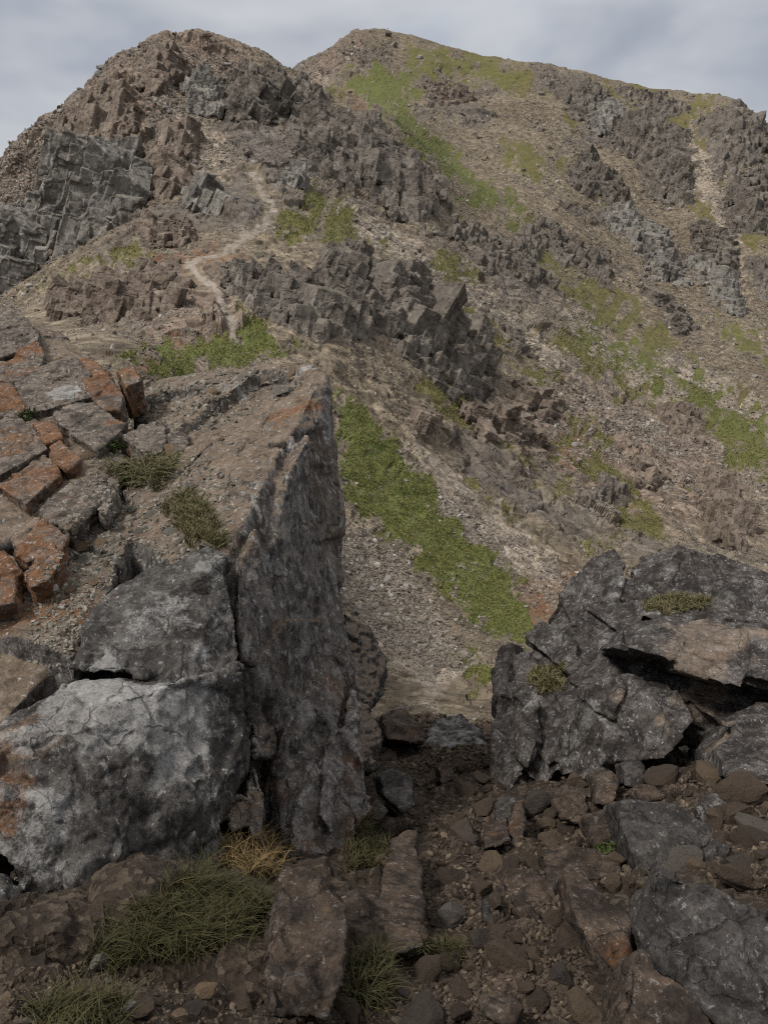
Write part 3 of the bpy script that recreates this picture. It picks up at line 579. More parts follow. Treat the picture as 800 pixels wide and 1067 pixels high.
def rock_solid(name, hulls, vox, mat, label, cat='rock', group=None, seed=0, lump=.05, ls=.7, joint=.05, js=(.45, .6, .35), fine=.02, fs=.13, grain=.008, blobs=None, topk=1.0, toplow=.35, pale0=0.0, rust0=0.0, crack=.2, rot=(.2, .35, .3), frac=None, jit=.02, nofrac=(), drop=0.0, core=.93, paleup=0.0):
    bm = bmesh.new(); M = np.array(Matrix.Rotation(rot[0], 3, 'X') @ Matrix.Rotation(rot[1], 3, 'Y') @ Matrix.Rotation(rot[2], 3, 'Z'), F32); rr = np.random.default_rng(seed)
    for hi, h in enumerate(hulls):
        pts = [at(*p) for p in h[0]]; sh = h[1]; k = h[2] if len(h) > 2 else 1.0
        cm = np.mean(pts, 0); sh = (sh[0], sh[1], min(sh[2], sh[1] * cm[2] / cm[1]))
        c = Vector(cm) + Vector(sh)
        back = [tuple(c + (Vector(p) + Vector(sh) - c) * k) for p in pts]
        if frac and hi not in nofrac:
            for pc in fracture(pts + back, frac, M.astype(float), rr, jit):
                if rr.random() >= drop: hull_into(bm, [tuple(p) for p in pc])
            cc = np.mean(pts + back, 0); hull_into(bm, [tuple(cc + (np.array(p) - cc) * core) for p in pts + back])
        else: hull_into(bm, pts + back)
    me = bpy.data.meshes.new('u'); bm.to_mesh(me); bm.free(); r = remesh(me, vox); bpy.data.meshes.remove(me)
    V = verts_of(r)
    n = norms_of(r).copy(); P0 = V.copy()
    V = V + n * (lump * fbm(P0 / ls, 2, seed))[:, None]
    q = P0 @ M.T; jw = fbm(P0 / .5, 2, seed + 3)[:, None] * .18
    b1, c1 = blocks(q / np.array(js, F32) + jw, seed + 5, .8, .8, crack, .08, .06)
    b2, c2 = blocks(q / (np.array(js, F32) * .33) + jw * .5, seed + 6, .9, .9, .25, .10, .07)
    V = V + n * (joint * b1 + joint * .4 * b2)[:, None]
    set_verts(r, V); n = norms_of(r).copy()
    f1, _ = blocks(q / fs, seed + 7, .9, .9, .2, .14)
    V = V + n * (fine * f1 + grain * fbm(P0 / .05, 3, seed + 8) + fine * .4 * fbm(P0 / (fs * 2), 3, seed + 9))[:, None]
    set_verts(r, V); n = norms_of(r)
    nz = fbm(P0 / .35, 3, seed + 11)
    a = {'top': np.clip(sstep(toplow, toplow + .4, n[:, 2] + nz * .15) * topk, 0, 1), 'rust': np.full(len(V), rust0, F32), 'pale': (pale0 + paleup * sstep(.15, .75, n[:, 2])).astype(F32), 'cell': np.clip(c1 * .6 + c2 * .4, 0, 1)}
    for kind, x, y, Y, rad, amt in (blobs or []):
        c = np.array(at(x, y, Y), F32); d = np.linalg.norm(V - c, axis=1) + nz * rad * .55 + fbm(V / (rad * .3), 3, seed + 77) * rad * .22
        a[kind] = np.maximum(a[kind], amt * sstep(rad * 1.1, rad * .35, d)) if amt > 0 else np.minimum(a[kind], 1 + amt * sstep(rad * 1.1, rad * .35, d))
    for k, v in a.items(): set_attr(r, k, v)
    r.polygons.foreach_set('use_smooth', np.full(len(r.polygons), True)); r.name = name
    return obj(name, r, mat, label=label, cat=cat, group=group)

def sY(y): return float(np.interp(y, [300, 330, 400, 480, 560, 640, 700, 760, 850], [7.9, 7.4, 6.1, 4.85, 3.9, 3.35, 3.0, 2.65, 2.3]))
def on(pts, k=1.02): return [(x, y, sY(y) * k) for x, y in pts]
DN = (0, .25, -2.6)
# plateau and the wall that drops into the gully
OUT_LEFT = rock_solid('rock_outcrop', [
    ([(338,386,5.5),(322,377,5.9),(296,378,6.3),(225,384,6.8),(152,393,7.0),(135,470,5.2),(125,560,4.05),(185,592,3.75),(234,592,3.8),(262,530,4.1),(290,470,4.55),(318,425,5.0),(346,440,5.2),(354,500,5.0),(357,600,4.75),(360,690,4.55),(372,770,4.3),(262,700,3.72),(255,760,3.7),(240,640,3.75)], (-.25,.2,-1.6), 1.0),
    ([(318,384,5.75),(332,380,5.65),(342,402,5.4),(330,420,5.15),(305,440,4.9),(290,430,5.1)], (-.1,.1,-.5), 1.0),
    ([(336,398,5.3),(346,440,5.15),(355,520,4.95),(357,640,4.6),(338,668,4.45),(322,540,4.6),(324,440,4.95)], (-.12,.35,-.1), 1.0),
    ([(294,492,4.32),(313,452,4.6),(318,560,4.4),(314,650,4.12),(286,690,3.88),(277,570,4.05)], (-.12,.3,-.1), 1.0),
    ([(246,592,3.74),(268,545,3.95),(274,640,3.72),(268,700,3.6),(250,694,3.55)], (-.1,.3,-.1), 1.0),
    ([(262,700,3.7),(300,640,3.95),(350,650,4.45),(345,720,4.25),(290,760,3.75)], (-.3,.3,-.4), 1.0),
    (on([(-260,760),(-30,800),(20,745),(72,692),(112,622),(132,560),(122,480),(125,410),(105,380),(60,345),(0,325),(-160,300)], 1.03), (-.1,.3,-2.2), 1.0)],
    .0125, M_LEFT, 'large left outcrop with brown stony top and tall wall above the gully', 'rock outcrop', seed=11, frac=(.42,.5,1.0), jit=.04, drop=.17, core=.92, lump=.01, joint=.018, js=(.25,.3,.5), fine=.012, grain=.005, fs=.15, crack=.3,
    blobs=[('rust',300,430,5.0,.35,.75),('rust',325,400,5.5,.2,.6),('rust',20,640,3.2,.6,.85),('rust',10,740,2.7,.45,.9),('rust',60,600,3.6,.3,.5),('rust',60,430,5.5,.9,.35),('pale',322,388,5.7,.16,1.3),('pale',262,400,6.0,.25,.6),('pale',300,560,4.2,.3,.35),('pale',330,480,5.0,.35,.25),('top',95,700,2.9,.15,.3)], topk=.95, rot=(.1,.1,.5))
FRONT = rock_solid('boulder', [
    ([(72,699,3.02),(95,640,3.35),(128,612,3.6),(165,600,3.66),(200,592,3.64),(216,572,3.72),(228,580,3.68),(238,615,3.52),(250,655,3.38),(256,699,3.25),(180,702,3.01),(120,701,2.98)], (-.25,.7,-.15), .95),
    ([(74,704,2.98),(125,700,2.95),(185,703,2.93),(257,699,3.2),(256,740,3.12),(250,800,3.02),(236,842,2.84),(196,900,2.56),(150,938,2.38),(90,940,2.25),(30,910,2.24),(-20,860,2.3),(-80,800,2.35),(-40,770,2.55),(20,750,2.72)], (-.35,1.1,-.25), .95),
    ([(-90,920,2.15),(0,918,2.2),(60,940,2.26),(108,948,2.36),(92,985,2.1),(30,1005,1.95),(-90,1000,1.9)], (-.2,.8,-.1), 1.0),
    ([(150,935,2.45),(196,905,2.62),(236,872,2.82),(228,905,2.66),(180,960,2.25),(140,968,2.15)], (-.2,.7,0), 1.0),
    ([(205,575,3.75),(222,570,3.75),(232,590,3.65),(222,612,3.55),(196,610,3.58)], (-.1,.2,-.1), 1.0)],
    .0095, M_FRONT, 'big rounded grey boulder with pale lichen crust at lower left, split by a level crack', 'boulder', seed=31, frac=(.95,1.1,.75), jit=.022, paleup=.2, lump=.02, ls=.5, joint=.035, js=(.45,.6,.5), fine=.015, fs=.11, grain=.006, crack=.15, topk=.35, toplow=.55,
    blobs=[('pale',100,740,2.8,.42,.95),('pale',60,840,2.35,.4,.8),('pale',170,720,2.9,.2,.6),('pale',180,630,3.4,.3,.7),('pale',130,660,3.2,.25,.5),('pale',220,590,3.6,.2,.6),('rust',-20,810,2.45,.34,.5),('rust',50,770,2.65,.22,.35),('top',30,760,2.6,.3,.75),('rust',110,620,3.5,.18,.5),('pale',160,920,2.45,.12,.6)], rot=(.3,.2,.1))
PILLAR = rock_solid('rock_pillar', [
    ([(338,652,4.45),(362,688,4.3),(374,760,4.05),(379,830,3.72),(366,900,3.42),(328,908,3.22),(294,897,3.28),(285,830,3.5),(290,760,3.75),(312,690,4.1)], (-.35,.55,-.1), 1.0),
    ([(338,770,3.75),(352,760,3.85),(356,800,3.65),(345,880,3.3),(330,860,3.3)], (-.05,.3,0), 1.0),
    ([(372,820,3.75),(384,830,3.8),(386,880,3.65),(374,890,3.5)], (-.1,.3,0), 1.0)],
    .0105, M_WALL, 'tall rust and white streaked rock pillar standing at the foot of the left wall', 'rock', seed=51, frac=(.24,.3,1.0), jit=.036, drop=.15, core=.86, lump=.008, joint=.014, js=(.16,.2,.9), fine=.013, fs=.12, crack=.3, topk=.2,
    blobs=[('rust',330,830,3.55,.7,.55),('rust',360,760,4.0,.4,.5),('pale',330,770,3.75,.10,.9),('pale',328,810,3.6,.09,.9),('pale',300,700,4.0,.25,.45),('pale',352,690,4.3,.2,.4)], rot=(.05,.08,.3))
NICHE = rock_solid('rock', [
    ([(258,795,3.55),(272,798,3.55),(278,830,3.4),(276,880,3.2),(262,880,3.16),(254,840,3.3)], (-.1,.4,0), 1.0)], .01, M_WALL, 'narrow upright rock wedged in the dark crack left of the streaked pillar', seed=61, lump=.03, joint=.02, js=(.2,.3,.3), rust0=.3)
rock_solid('rock', [([(228,838,3.12),(248,826,3.2),(266,832,3.2),(262,862,3.08),(240,868,3.0)], (-.05,.4,-.05), .9)], .008, M_BLOCK, 'small orange-stained block wedged under the big grey boulder in the crack', seed=62, lump=.02, joint=.02, js=(.2,.2,.2), rust0=.5, pale0=.35)
rock_solid('rock', [([(262,742,3.75),(282,730,3.85),(290,770,3.7),(284,792,3.6),(262,790,3.55)], (-.05,.4,0), .9)], .01, M_LEFT, 'rounded grey rock lodged in the dark hole above the crack', seed=63, lump=.03, joint=.015, js=(.25,.25,.25), pale0=.3)
rock_solid('rock_slab', [
    ([(357,642,6.3),(384,650,6.4),(406,688,6.2),(403,720,6.0),(384,742,5.6),(362,720,5.7)], (-.2,.8,-.5), 1.0),
    ([(362,718,5.5),(384,735,5.4),(400,765,5.2),(396,800,4.9),(376,800,4.8)], (-.2,.6,-.2), 1.0)],
    .016, M_RIGHT, 'dark grey slab filling the gully side behind the streaked pillar', 'rock', seed=71, frac=(.5,.6,.8), jit=.04, lump=.02, joint=.03, js=(.3,.3,.4), crack=.3, pale0=.15)
# right outcrop
OUT_RIGHT = rock_solid('rock_outcrop', [
    ([(508,778,5.3),(514,728,5.7),(534,692,6.0),(562,652,6.3),(586,614,6.5),(612,602,6.5),(640,600,6.4),(720,600,6.2),(800,622,5.8),(940,650,5.4),(506,832,5.0),(560,828,4.85),(640,795,4.75),(720,750,4.7),(800,740,4.6),(940,740,4.5)], (.3,1.4,-.5), .95),
    ([(583,616,6.45),(600,600,6.5),(622,598,6.5),(626,572,6.6),(642,567,6.65),(655,585,6.5),(650,640,6.1),(600,650,6.1)], (.1,.5,-.3), .9),
    ([(655,592,6.4),(672,586,6.45),(700,563,6.5),(722,580,6.3),(760,598,6.1),(805,602,5.9),(880,630,5.7),(860,660,5.3),(740,640,5.7),(670,630,6.0)], (.1,.7,-.5), .9),
    ([(638,676,4.95),(662,652,5.25),(735,640,5.2),(800,648,5.0),(930,664,4.7),(930,740,4.2),(800,724,4.3),(725,694,4.6),(680,690,4.8)], (.1,1.0,-.35), 1.0),
    ([(738,782,4.0),(758,755,4.3),(800,738,4.3),(930,760,4.0),(930,850,3.3),(800,822,3.5),(752,815,3.65)], (.2,.9,-.1), 1.0),
    ([(520,670,6.2),(531,666,6.2),(540,690,6.05),(534,720,5.8),(516,765,5.45),(509,706,5.95)], (.15,.4,-.1), 1.0),
    ([(610,720,4.95),(660,705,4.9),(715,715,4.75),(735,750,4.5),(700,795,4.4),(640,798,4.55),(590,812,4.75),(578,760,5.05)], (.1,.6,-.1), .95),
    ([(540,740,5.2),(560,725,5.25),(566,765,5.05),(556,800,4.9),(542,790,5.0)], (.1,.4,-.1), 1.0)],
    .0145, M_RIGHT, 'dark jagged outcrop right of the gully with a brown ledge across its face', 'rock outcrop', seed=81, frac=(.4,.62,.28), jit=.055, drop=.3, core=.89, paleup=.42, lump=.0, joint=.016, js=(.3,.45,.2), fine=.007, grain=.004, fs=.17, crack=.35, topk=.25, toplow=.6,
    blobs=[('top',740,680,4.7,.55,.8),('top',690,670,4.9,.3,.6),('rust',780,690,4.5,.4,.45),('rust',790,790,3.8,.4,.45),('pale',640,580,6.6,.3,.45),('pale',720,620,6.0,.5,.4),('pale',690,740,4.6,.3,.35),('pale',590,640,6.2,.4,.25),('pale',555,760,5.0,.3,.4),('pale',770,780,3.9,.3,.35),('pale',665,580,6.4,.5,.5),('pale',760,610,5.8,.5,.5),('pale',620,640,6.2,.4,.4),('pale',740,700,4.5,.3,.4)], rot=(.2,-.45,.35))
# blocks that lie on the left slope
BL = [('dark rust-edged block at the top left corner of the left slope',[(-40,318),(0,320),(22,322),(42,345),(40,354),(20,366),(0,373),(-40,374)],.15,.35),
 ('small block with an orange lichen disc under the dark corner block',[(3,376),(40,357),(48,370),(40,385),(8,397),(-8,388)],.5,.2),
 ('flat brown slab carrying a round white lichen patch',[(13,396),(50,378),(76,371),(94,386),(100,412),(56,425),(30,431)],.2,.3),
 ('tall orange-streaked block beside the white lichen slab',[(74,369),(96,371),(113,386),(131,410),(128,425),(110,426),(92,406)],.55,.2),
 ('small orange block at the edge of the gravel ramp',[(124,386),(139,380),(150,396),(134,403)],.6,.1),
 ('low orange block at the left edge under the lichen slab',[(-30,398),(10,396),(31,420),(18,429),(-30,427)],.55,.1),
 ('big grey-green block with an orange right end',[(52,431),(70,417),(96,420),(131,440),(128,446),(99,469),(82,456),(60,442)],.12,.15),
 ('wide brown block with a dark face at the left edge',[(-40,430),(14,429),(36,450),(53,465),(26,483),(0,497),(-40,495)],.4,.1),
 ('small orange block between the wide brown block and the grey-green block',[(38,440),(60,440),(66,455),(50,461)],.6,.15),
 ('orange wedge below the grey-green block',[(50,463),(62,456),(83,475),(71,486),(55,481)],.6,.05),
 ('broad orange slab with a blue-grey streak',[(-6,505),(38,476),(60,481),(62,492),(26,528),(10,514)],.5,.25),
 ('brown block with an orange spot and a deep gap beneath it',[(40,531),(74,501),(108,491),(113,516),(74,551),(50,542)],.25,.2),
 ('brown gravel-edged block left of the grass tuft',[(129,453),(150,443),(171,437),(176,452),(170,470),(150,473)],.2,.15),
 ('small grey block behind the grass tuft',[(176,452),(188,442),(198,452),(197,466),(180,473)],.05,.45),
 ('orange block half sunk in gravel below the deep gap',[(14,574),(40,536),(66,556),(60,573),(22,584)],.55,.1),
 ('orange wedge in the gravel above the grey boulder',[(26,600),(52,562),(68,577),(52,606),(34,613)],.6,.05),
 ('rough orange rock at the left edge above the gravel patch',[(-30,590),(8,572),(24,592),(20,628),(-30,640)],.6,.05),
 ('narrow dark stone wedged beside the brown gravel block',[(104,533),(118,505),(124,514),(112,540)],.1,.5)]
for i, (lab, pts, ru, pa) in enumerate(BL):
    rock_solid('rock', [([(x, y, sY(y) * .965) for x, y in pts], (-.02, .14, -.26), .97)], .009, M_BLOCK, lab, 'rock', 'fractured blocks on the left slope', seed=400 + i * 7, frac=(.4,.42,.36), jit=.02, lump=.004, ls=.3, joint=.014, js=(.2,.2,.17), fine=.006, fs=.09, grain=.005, rust0=ru * 1.05 + .06, pale0=pa, topk=.5,
               blobs=[('pale',66,405,5.76,.15,1.6)] if i == 2 else [('rust',122,440,5.3,.14,.95)] if i == 6 else None, crack=.15)
# boulders on the gully floor and its right bank
BO = [('sharp grey boulder with a sloping ridge, middle of the right bank', [([(638,838,3.45),(660,834,3.5),(700,836,3.5),(742,866,3.2),(740,900,2.95),(712,908,2.9),(664,912,2.85),(652,880,3.05)],(.05,.45,-.15),.85),([(680,860,3.2),(742,868,3.15),(768,882,3.1),(764,900,2.95),(720,905,2.9)],(.1,.4,-.1),.9)],'R',.02,.25,501),
 ('rounded pale grey stone on top of the sharp grey boulder', [([(724,842,3.45),(745,830,3.6),(764,846,3.5),(763,858,3.4),(735,861,3.35)],(.03,.25,-.08),.85)],'R',.02,.5,502),
 ('massive dark grey boulder at the bottom right corner', [([(662,958,2.15),(676,925,2.35),(694,906,2.5),(722,916,2.45),(770,940,2.3),(840,968,2.2),(900,1090,1.65),(780,1090,1.55),(700,1042,1.8),(672,1000,1.95)],(.2,.7,-.3),.9),([(690,910,2.44),(715,915,2.42),(700,950,2.2),(676,960,2.15)],(.1,.3,-.1),.9)],'R',.025,.2,503),
 ('rusty low rock at the bottom edge under the massive boulder', [([(655,1000,1.85),(668,985,1.95),(688,1020,1.82),(720,1030,1.75),(750,1075,1.55),(730,1110,1.48),(660,1110,1.48),(650,1050,1.65)],(.05,.4,-.2),.95)],'B',.02,.1,504),
 ('long brown slab tilted beside the massive boulder', [([(583,908,2.75),(600,908,2.8),(632,938,2.55),(657,966,2.32),(660,1000,2.12),(646,1040,1.86),(622,1012,1.98),(598,962,2.28)],(.08,.35,-.2),.9)],'B',.02,.2,505),
 ('thin upright stone standing in the path side', [([(533,834,4.3),(546,832,4.3),(550,860,4.0),(546,888,3.65),(536,894,3.55),(529,868,3.85)],(.05,.3,-.05),.9)],'B',.015,.3,506),
 ('pale speckled stone at the foot of the right outcrop', [([(514,838,4.45),(528,828,4.6),(542,838,4.4),(538,860,4.1),(520,862,4.1)],(.03,.25,-.05),.9)],'R',.015,.55,507),
 ('brown block with a pale left side under the right outcrop', [([(572,822,4.45),(590,814,4.55),(612,818,4.45),(614,850,4.0),(600,860,3.9),(578,850,4.0)],(.06,.35,-.1),.9)],'B',.02,.35,508),
 ('flat brown slab forming a step right of the path', [([(563,888,3.4),(600,880,3.5),(652,886,3.35),(650,908,3.05),(600,920,2.95),(572,922,2.92)],(.05,.35,-.2),.95)],'B',.02,.15,509),
 ('dark rusty stone between the brown block and the sharp grey boulder', [([(610,852,3.75),(636,846,3.75),(640,876,3.4),(618,884,3.35)],(.04,.3,-.1),.9)],'B',.02,.15,510),
 ('brown round stone above the sharp grey boulder', [([(674,802,4.4),(692,797,4.45),(706,812,4.25),(698,822,4.15),(680,818,4.2)],(.03,.25,-.1),.9)],'B',.015,.1,511),
 ('orange brown stone wedged right above the sharp grey boulder', [([(664,824,4.0),(680,818,4.1),(694,832,3.85),(670,836,3.8)],(.03,.25,-.1),.9)],'B',.015,.05,512),
 ('white-topped dark stone beside the brown round stone', [([(646,796,4.55),(660,792,4.6),(672,800,4.45),(668,820,4.2),(650,818,4.25)],(.03,.25,-.1),.9)],'R',.015,.6,513),
 ('rough knob with a pale cap left of the white-topped stone', [([(618,806,4.5),(634,800,4.55),(644,812,4.4),(638,836,4.05),(618,838,4.05)],(.03,.3,-.1),.9)],'B',.02,.4,514),
 ('cracked brown rock standing at the lower left beside the grass', [([(298,908,2.62),(322,905,2.66),(358,934,2.42),(357,962,2.28),(348,1012,1.95),(338,1050,1.75),(272,1050,1.7),(266,1000,1.92),(280,945,2.25)],(-.05,.45,-.2),.9)],'B',.03,.1,515),
 ('white and rust streaked upright rock right of the cracked brown rock', [([(352,932,2.62),(374,928,2.68),(386,955,2.5),(396,990,2.25),(372,990,2.18),(358,972,2.28)],(-.02,.3,-.1),.9)],'B',.02,.45,516),
 ('large grey boulder lying across the far end of the gully path', [([(444,768,8.0),(455,750,8.3),(480,744,8.4),(502,760,8.1),(505,786,7.5),(480,800,7.1),(448,788,7.3)],(.05,.8,-.3),.9)],'R',.05,.6,517),
 ('flat grey slab left of the boulder at the far end of the path', [([(396,745,7.4),(420,738,7.8),(446,765,7.3),(440,776,7.0),(402,770,6.9)],(-.1,.6,-.4),.95)],'B',.04,.3,518),
 ('long worn brown slab along the left side of the path', [([(412,872,3.4),(436,866,3.5),(444,930,2.72),(446,985,2.25),(395,1000,2.1),(385,960,2.35),(410,930,2.65)],(-.02,.3,-.3),.95)],'B',.018,.0,519),
 ('dark block on the left of the path below the streaked pillar', [([(394,806,4.7),(410,798,4.85),(428,806,4.7),(432,836,4.2),(420,846,4.0),(398,828,4.3)],(-.05,.35,-.2),.9)],'R',.02,.3,520),
 ('small pale stone lying in the green tuft by the path', [([(384,842,4.0),(392,832,4.1),(404,846,3.95),(396,854,3.85),(386,854,3.85)],(0,.15,-.08),.9)],'R',.012,.5,521),
 ('squarish brown stone in the middle of the path', [([(455,800,5.6),(470,792,5.7),(474,812,5.3),(460,818,5.2)],(0,.25,-.15),.9)],'B',.015,.3,522),
 ('brown flat rock in the step beside the dark gap', [([(500,858,3.9),(528,852,3.95),(532,880,3.55),(502,888,3.5)],(.02,.3,-.25),.95)],'B',.018,.05,523),
 ('broad reddish rock right of the path among loose stones', [([(530,918,2.95),(560,910,3.0),(580,925,2.85),(578,942,2.72),(545,950,2.65),(528,940,2.72)],(.02,.25,-.15),.9)],'B',.018,.0,524),
 ('light brown oval stone on the path edge', [([(536,948,2.66),(552,945,2.66),(568,960,2.55),(560,968,2.5),(544,962,2.54)],(0,.12,-.08),.9)],'B',.01,.1,525),
 ('flat brown rock at the bottom of the path', [([(505,1040,1.75),(530,1036,1.77),(548,1050,1.7),(535,1068,1.64),(508,1060,1.66)],(0,.12,-.12),.9)],'B',.01,.0,526),
 ('dark upright stone in the gap beside the path', [([(506,940,2.78),(522,936,2.8),(526,955,2.62),(514,966,2.55),(504,955,2.62)],(0,.15,-.1),.9)],'R',.01,.1,527)]
for lab, hs, mk, jt, pa, sd in BO:
    ym = min(p[2] for h in hs for p in h[0]); kk = .92 if sd in (517, 518, 519, 523, 526) else .5
    hs = [([(x, y, (ym + (Y - ym) * kk) * (.95 if sd in (517, 518) else .98)) for x, y, Y in h[0]],) + h[1:] for h in hs]
    big = sd in (503, 515, 501); small = jt < .016
    rock_solid('boulder' if not small else 'stone', hs, .009 if hs[0][0][0][2] < 3.2 else .012 if hs[0][0][0][2] < 6 else .022, {'R': M_RIGHT if sd in (517, 502) else M_BOULD, 'B': M_BROWN}[mk], lab, 'boulder' if not small else 'stone', None, seed=sd, frac=(.5,.65,.4) if not small else None, jit=.018, paleup=.18 if mk == 'R' and not small else 0, lump=jt * .8, ls=.35, joint=jt * .8, js=(.35,.4,.3) if not small else (.16,.16,.14), fine=jt * .5, fs=.1, grain=.006, pale0=pa * .7, rust0=.3 if mk == 'B' else .1, topk=.6 if mk == 'B' else .2, crack=.2)
# ------------------------------------------------------------------ loose stones: angular, each one its own
def facet_stone(seed, sub=3, flat=1.0):
    r = np.random.default_rng(seed); bm = bmesh.new(); bmesh.ops.create_icosphere(bm, subdivisions=sub, radius=1)
    me = bpy.data.meshes.new('stone'); bm.to_mesh(me); bm.free(); V = verts_of(me)
    n = r.normal(size=(15, 3)); n /= np.linalg.norm(n, axis=1)[:, None]; d = r.uniform(.55, .95, 15)
    k = V @ n.T; rad = np.min(np.where(k > .12, d / np.maximum(k, .12), 9), axis=1); rad = np.minimum(rad, 1.25)
    V = V * rad[:, None] * (1 + .05 * fbm(V * 3 + seed, 3, seed))[:, None]; V = V * np.array([1, .8, .55 * flat], F32); set_verts(me, V)
    me.polygons.foreach_set('use_smooth', np.full(len(me.polygons), False)); return me
ST_BLOCK = [facet_stone(900 + i, 3, 1.1) for i in range(8)]; ST_FLAT = [facet_stone(950 + i, 3, .5) for i in range(8)]
_tiny = [facet_stone(980 + i, 1, .9) for i in range(10)]
TINY = [(verts_of(m).copy(), np.array([p.vertices[:] for p in m.polygons])) for m in _tiny]
_mc = {}
def proto(me, mat):
    if (me.name, mat.name) not in _mc: m2 = me.copy(); m2.materials.clear(); m2.materials.append(mat); _mc[(me.name, mat.name)] = m2
    return _mc[(me.name, mat.name)]
def heap(name, C, S, mat, kind='stuff', seed=0, up=None):
    """one mesh of many loose stones at C with half sizes S"""
    r = np.random.default_rng(seed); Vs, Fs, o = [], [], 0; which = r.integers(0, len(TINY), len(C))
    for w_, (tv, tf) in enumerate(TINY):
        s = which == w_; m = s.sum()
        if not m: continue
        e = r.normal(size=(m, 4)); e /= np.linalg.norm(e, axis=1)[:, None]; a, b, c, d = e.T
        Rm = np.stack([1-2*(c*c+d*d), 2*(b*c-a*d), 2*(b*d+a*c), 2*(b*c+a*d), 1-2*(b*b+d*d), 2*(c*d-a*b), 2*(b*d-a*c), 2*(c*d+a*b), 1-2*(b*b+c*c)], -1).reshape(-1, 3, 3)
        sc = S[s][:, None] * r.uniform(.65, 1.3, (m, 3)); Vv = np.einsum('mij,mvj->mvi', Rm, tv[None] * sc[:, None, :]) + C[s][:, None, :]
        Vs.append(Vv.reshape(-1, 3)); Fs.append((tf[None] + (np.arange(m) * len(tv))[:, None, None] + o).reshape(-1, 3)); o += m * len(tv)
    return obj(name, mesh_np(name, np.concatenate(Vs), np.concatenate(Fs)), mat, kind=kind)
# rubble on the mountain: vertices of the land that face us, not on turf
inframe = (facing > np.where(Y < 70, .025, .1)) & (px > -30) & (px < 830) & (py < 760) & (vis > .5)
wt = np.where(inframe, (1 - np.clip(MK['grass'] * 1.15, 0, .985)) * (1 - .97 * MK['path']) * (.3 + 1.1 * MK['scree'] + .35 * MK['brown'] + .5 * sstep(80, 30, Y) * MK['scree']), 0) * sstep(-.5, .4, fbm(P / 9., 3, 77))
ii = RNG.choice(len(P), 120000, replace=False, p=wt / wt.sum())
pxm = Y[ii] / FPX
C_ = V[ii] + RNG.normal(size=(len(ii), 3)) * pxm[:, None] * .5; sz = pxm * (.6 + RNG.pareto(2.4, len(ii)) * (.5 + .5 * MK['brown'][ii])).clip(0, 3.6) * (1 + .8 * sstep(45, 20, Y[ii]))
heap('scree', C_, sz, M_SCREE, seed=3)
# separate boulders on the mountainside
jj = RNG.choice(len(P), 150, replace=False, p=wt / wt.sum())
for k, j in enumerate(jj):
    s_ = Y[j] / FPX * RNG.uniform(2.4, 5.2)
    o = obj('boulder', proto(ST_BLOCK[k % 8], M_GST), None, label='loose grey boulder lying on the stony mountainside', cat='boulder', group='boulders scattered over the mountainside')
    o.location = V[j] + np.array([0, 0, s_ * .2]); o.scale = (s_ * RNG.uniform(.8, 1.3), s_, s_ * RNG.uniform(.8, 1.2)); o.rotation_euler = RNG.uniform(-.5, .5, 2).tolist() + [RNG.uniform(0, 6.28)]
# turf: short blades in clumps
def blades(name, C, Ld, mat, nseg=3, width=.004, lean=.5, droop=.6, kind=None, label=None, cat=None, group=None, seed=0, parent=None, wind=(0, 0, 0), upn=None):
    r = np.random.default_rng(seed); n = len(C); L_ = Ld * r.uniform(.5, 1.15, n); ang = r.uniform(0, 6.283, n); ln = np.abs(r.normal(0, lean, n))
    h = np.c_[np.cos(ang), np.sin(ang), np.zeros(n)]; d = h * ln[:, None] + np.array([0, 0, 1.0]) + np.array(wind)
    if upn is not None: d = d + upn * .5
    d /= np.linalg.norm(d, axis=1)[:, None]; side = np.cross(d, r.normal(size=(n, 3))); side /= np.linalg.norm(side, axis=1)[:, None] + 1e-9
    Vs = []; tip = []
    for k in range(nseg + 1):
        t = k / nseg; c = C + d * (L_ * t)[:, None] + (h + np.array(wind)) * (L_ * droop * t * t * .6)[:, None] - np.array([0, 0, 1.0]) * (L_ * droop * t * t * .5)[:, None]
        w_ = (width * (1 - t * .92) * r.uniform(.7, 1.3, n))[:, None] * side; Vs += [c - w_, c + w_]; tip += [np.full(n, t)] * 2
    Vv = np.stack(Vs, 1); k2 = 2 * (nseg + 1); base = (np.arange(n) * k2)[:, None]
    F_ = np.concatenate([base + np.array([[2 * k, 2 * k + 1, 2 * k + 3, 2 * k + 2]]) for k in range(nseg)])
    return obj(name, mesh_np(name, Vv.reshape(-1, 3), F_, False, {'tip': np.stack(tip, 1).ravel()}), mat, parent, label, cat, group, kind)
wg = np.where(inframe & (Y < 120), np.clip(MK['grass'] - .45, 0, 1), 0); gi = RNG.choice(len(P), 16000, replace=True, p=wg / wg.sum())
gc = np.repeat(V[gi] + RNG.normal(size=(len(gi), 3)) * (Y[gi] / FPX * .8)[:, None], 5, 0); gc += RNG.normal(size=gc.shape) * np.repeat(Y[gi] / FPX, 5)[:, None] * .8
blades('grass', gc, np.repeat(np.clip(Y[gi] / FPX * 2.6, .1, .22), 5), M_TURF, 2, np.repeat(Y[gi] / FPX * .4, 5), .7, .5, kind='stuff', seed=5)

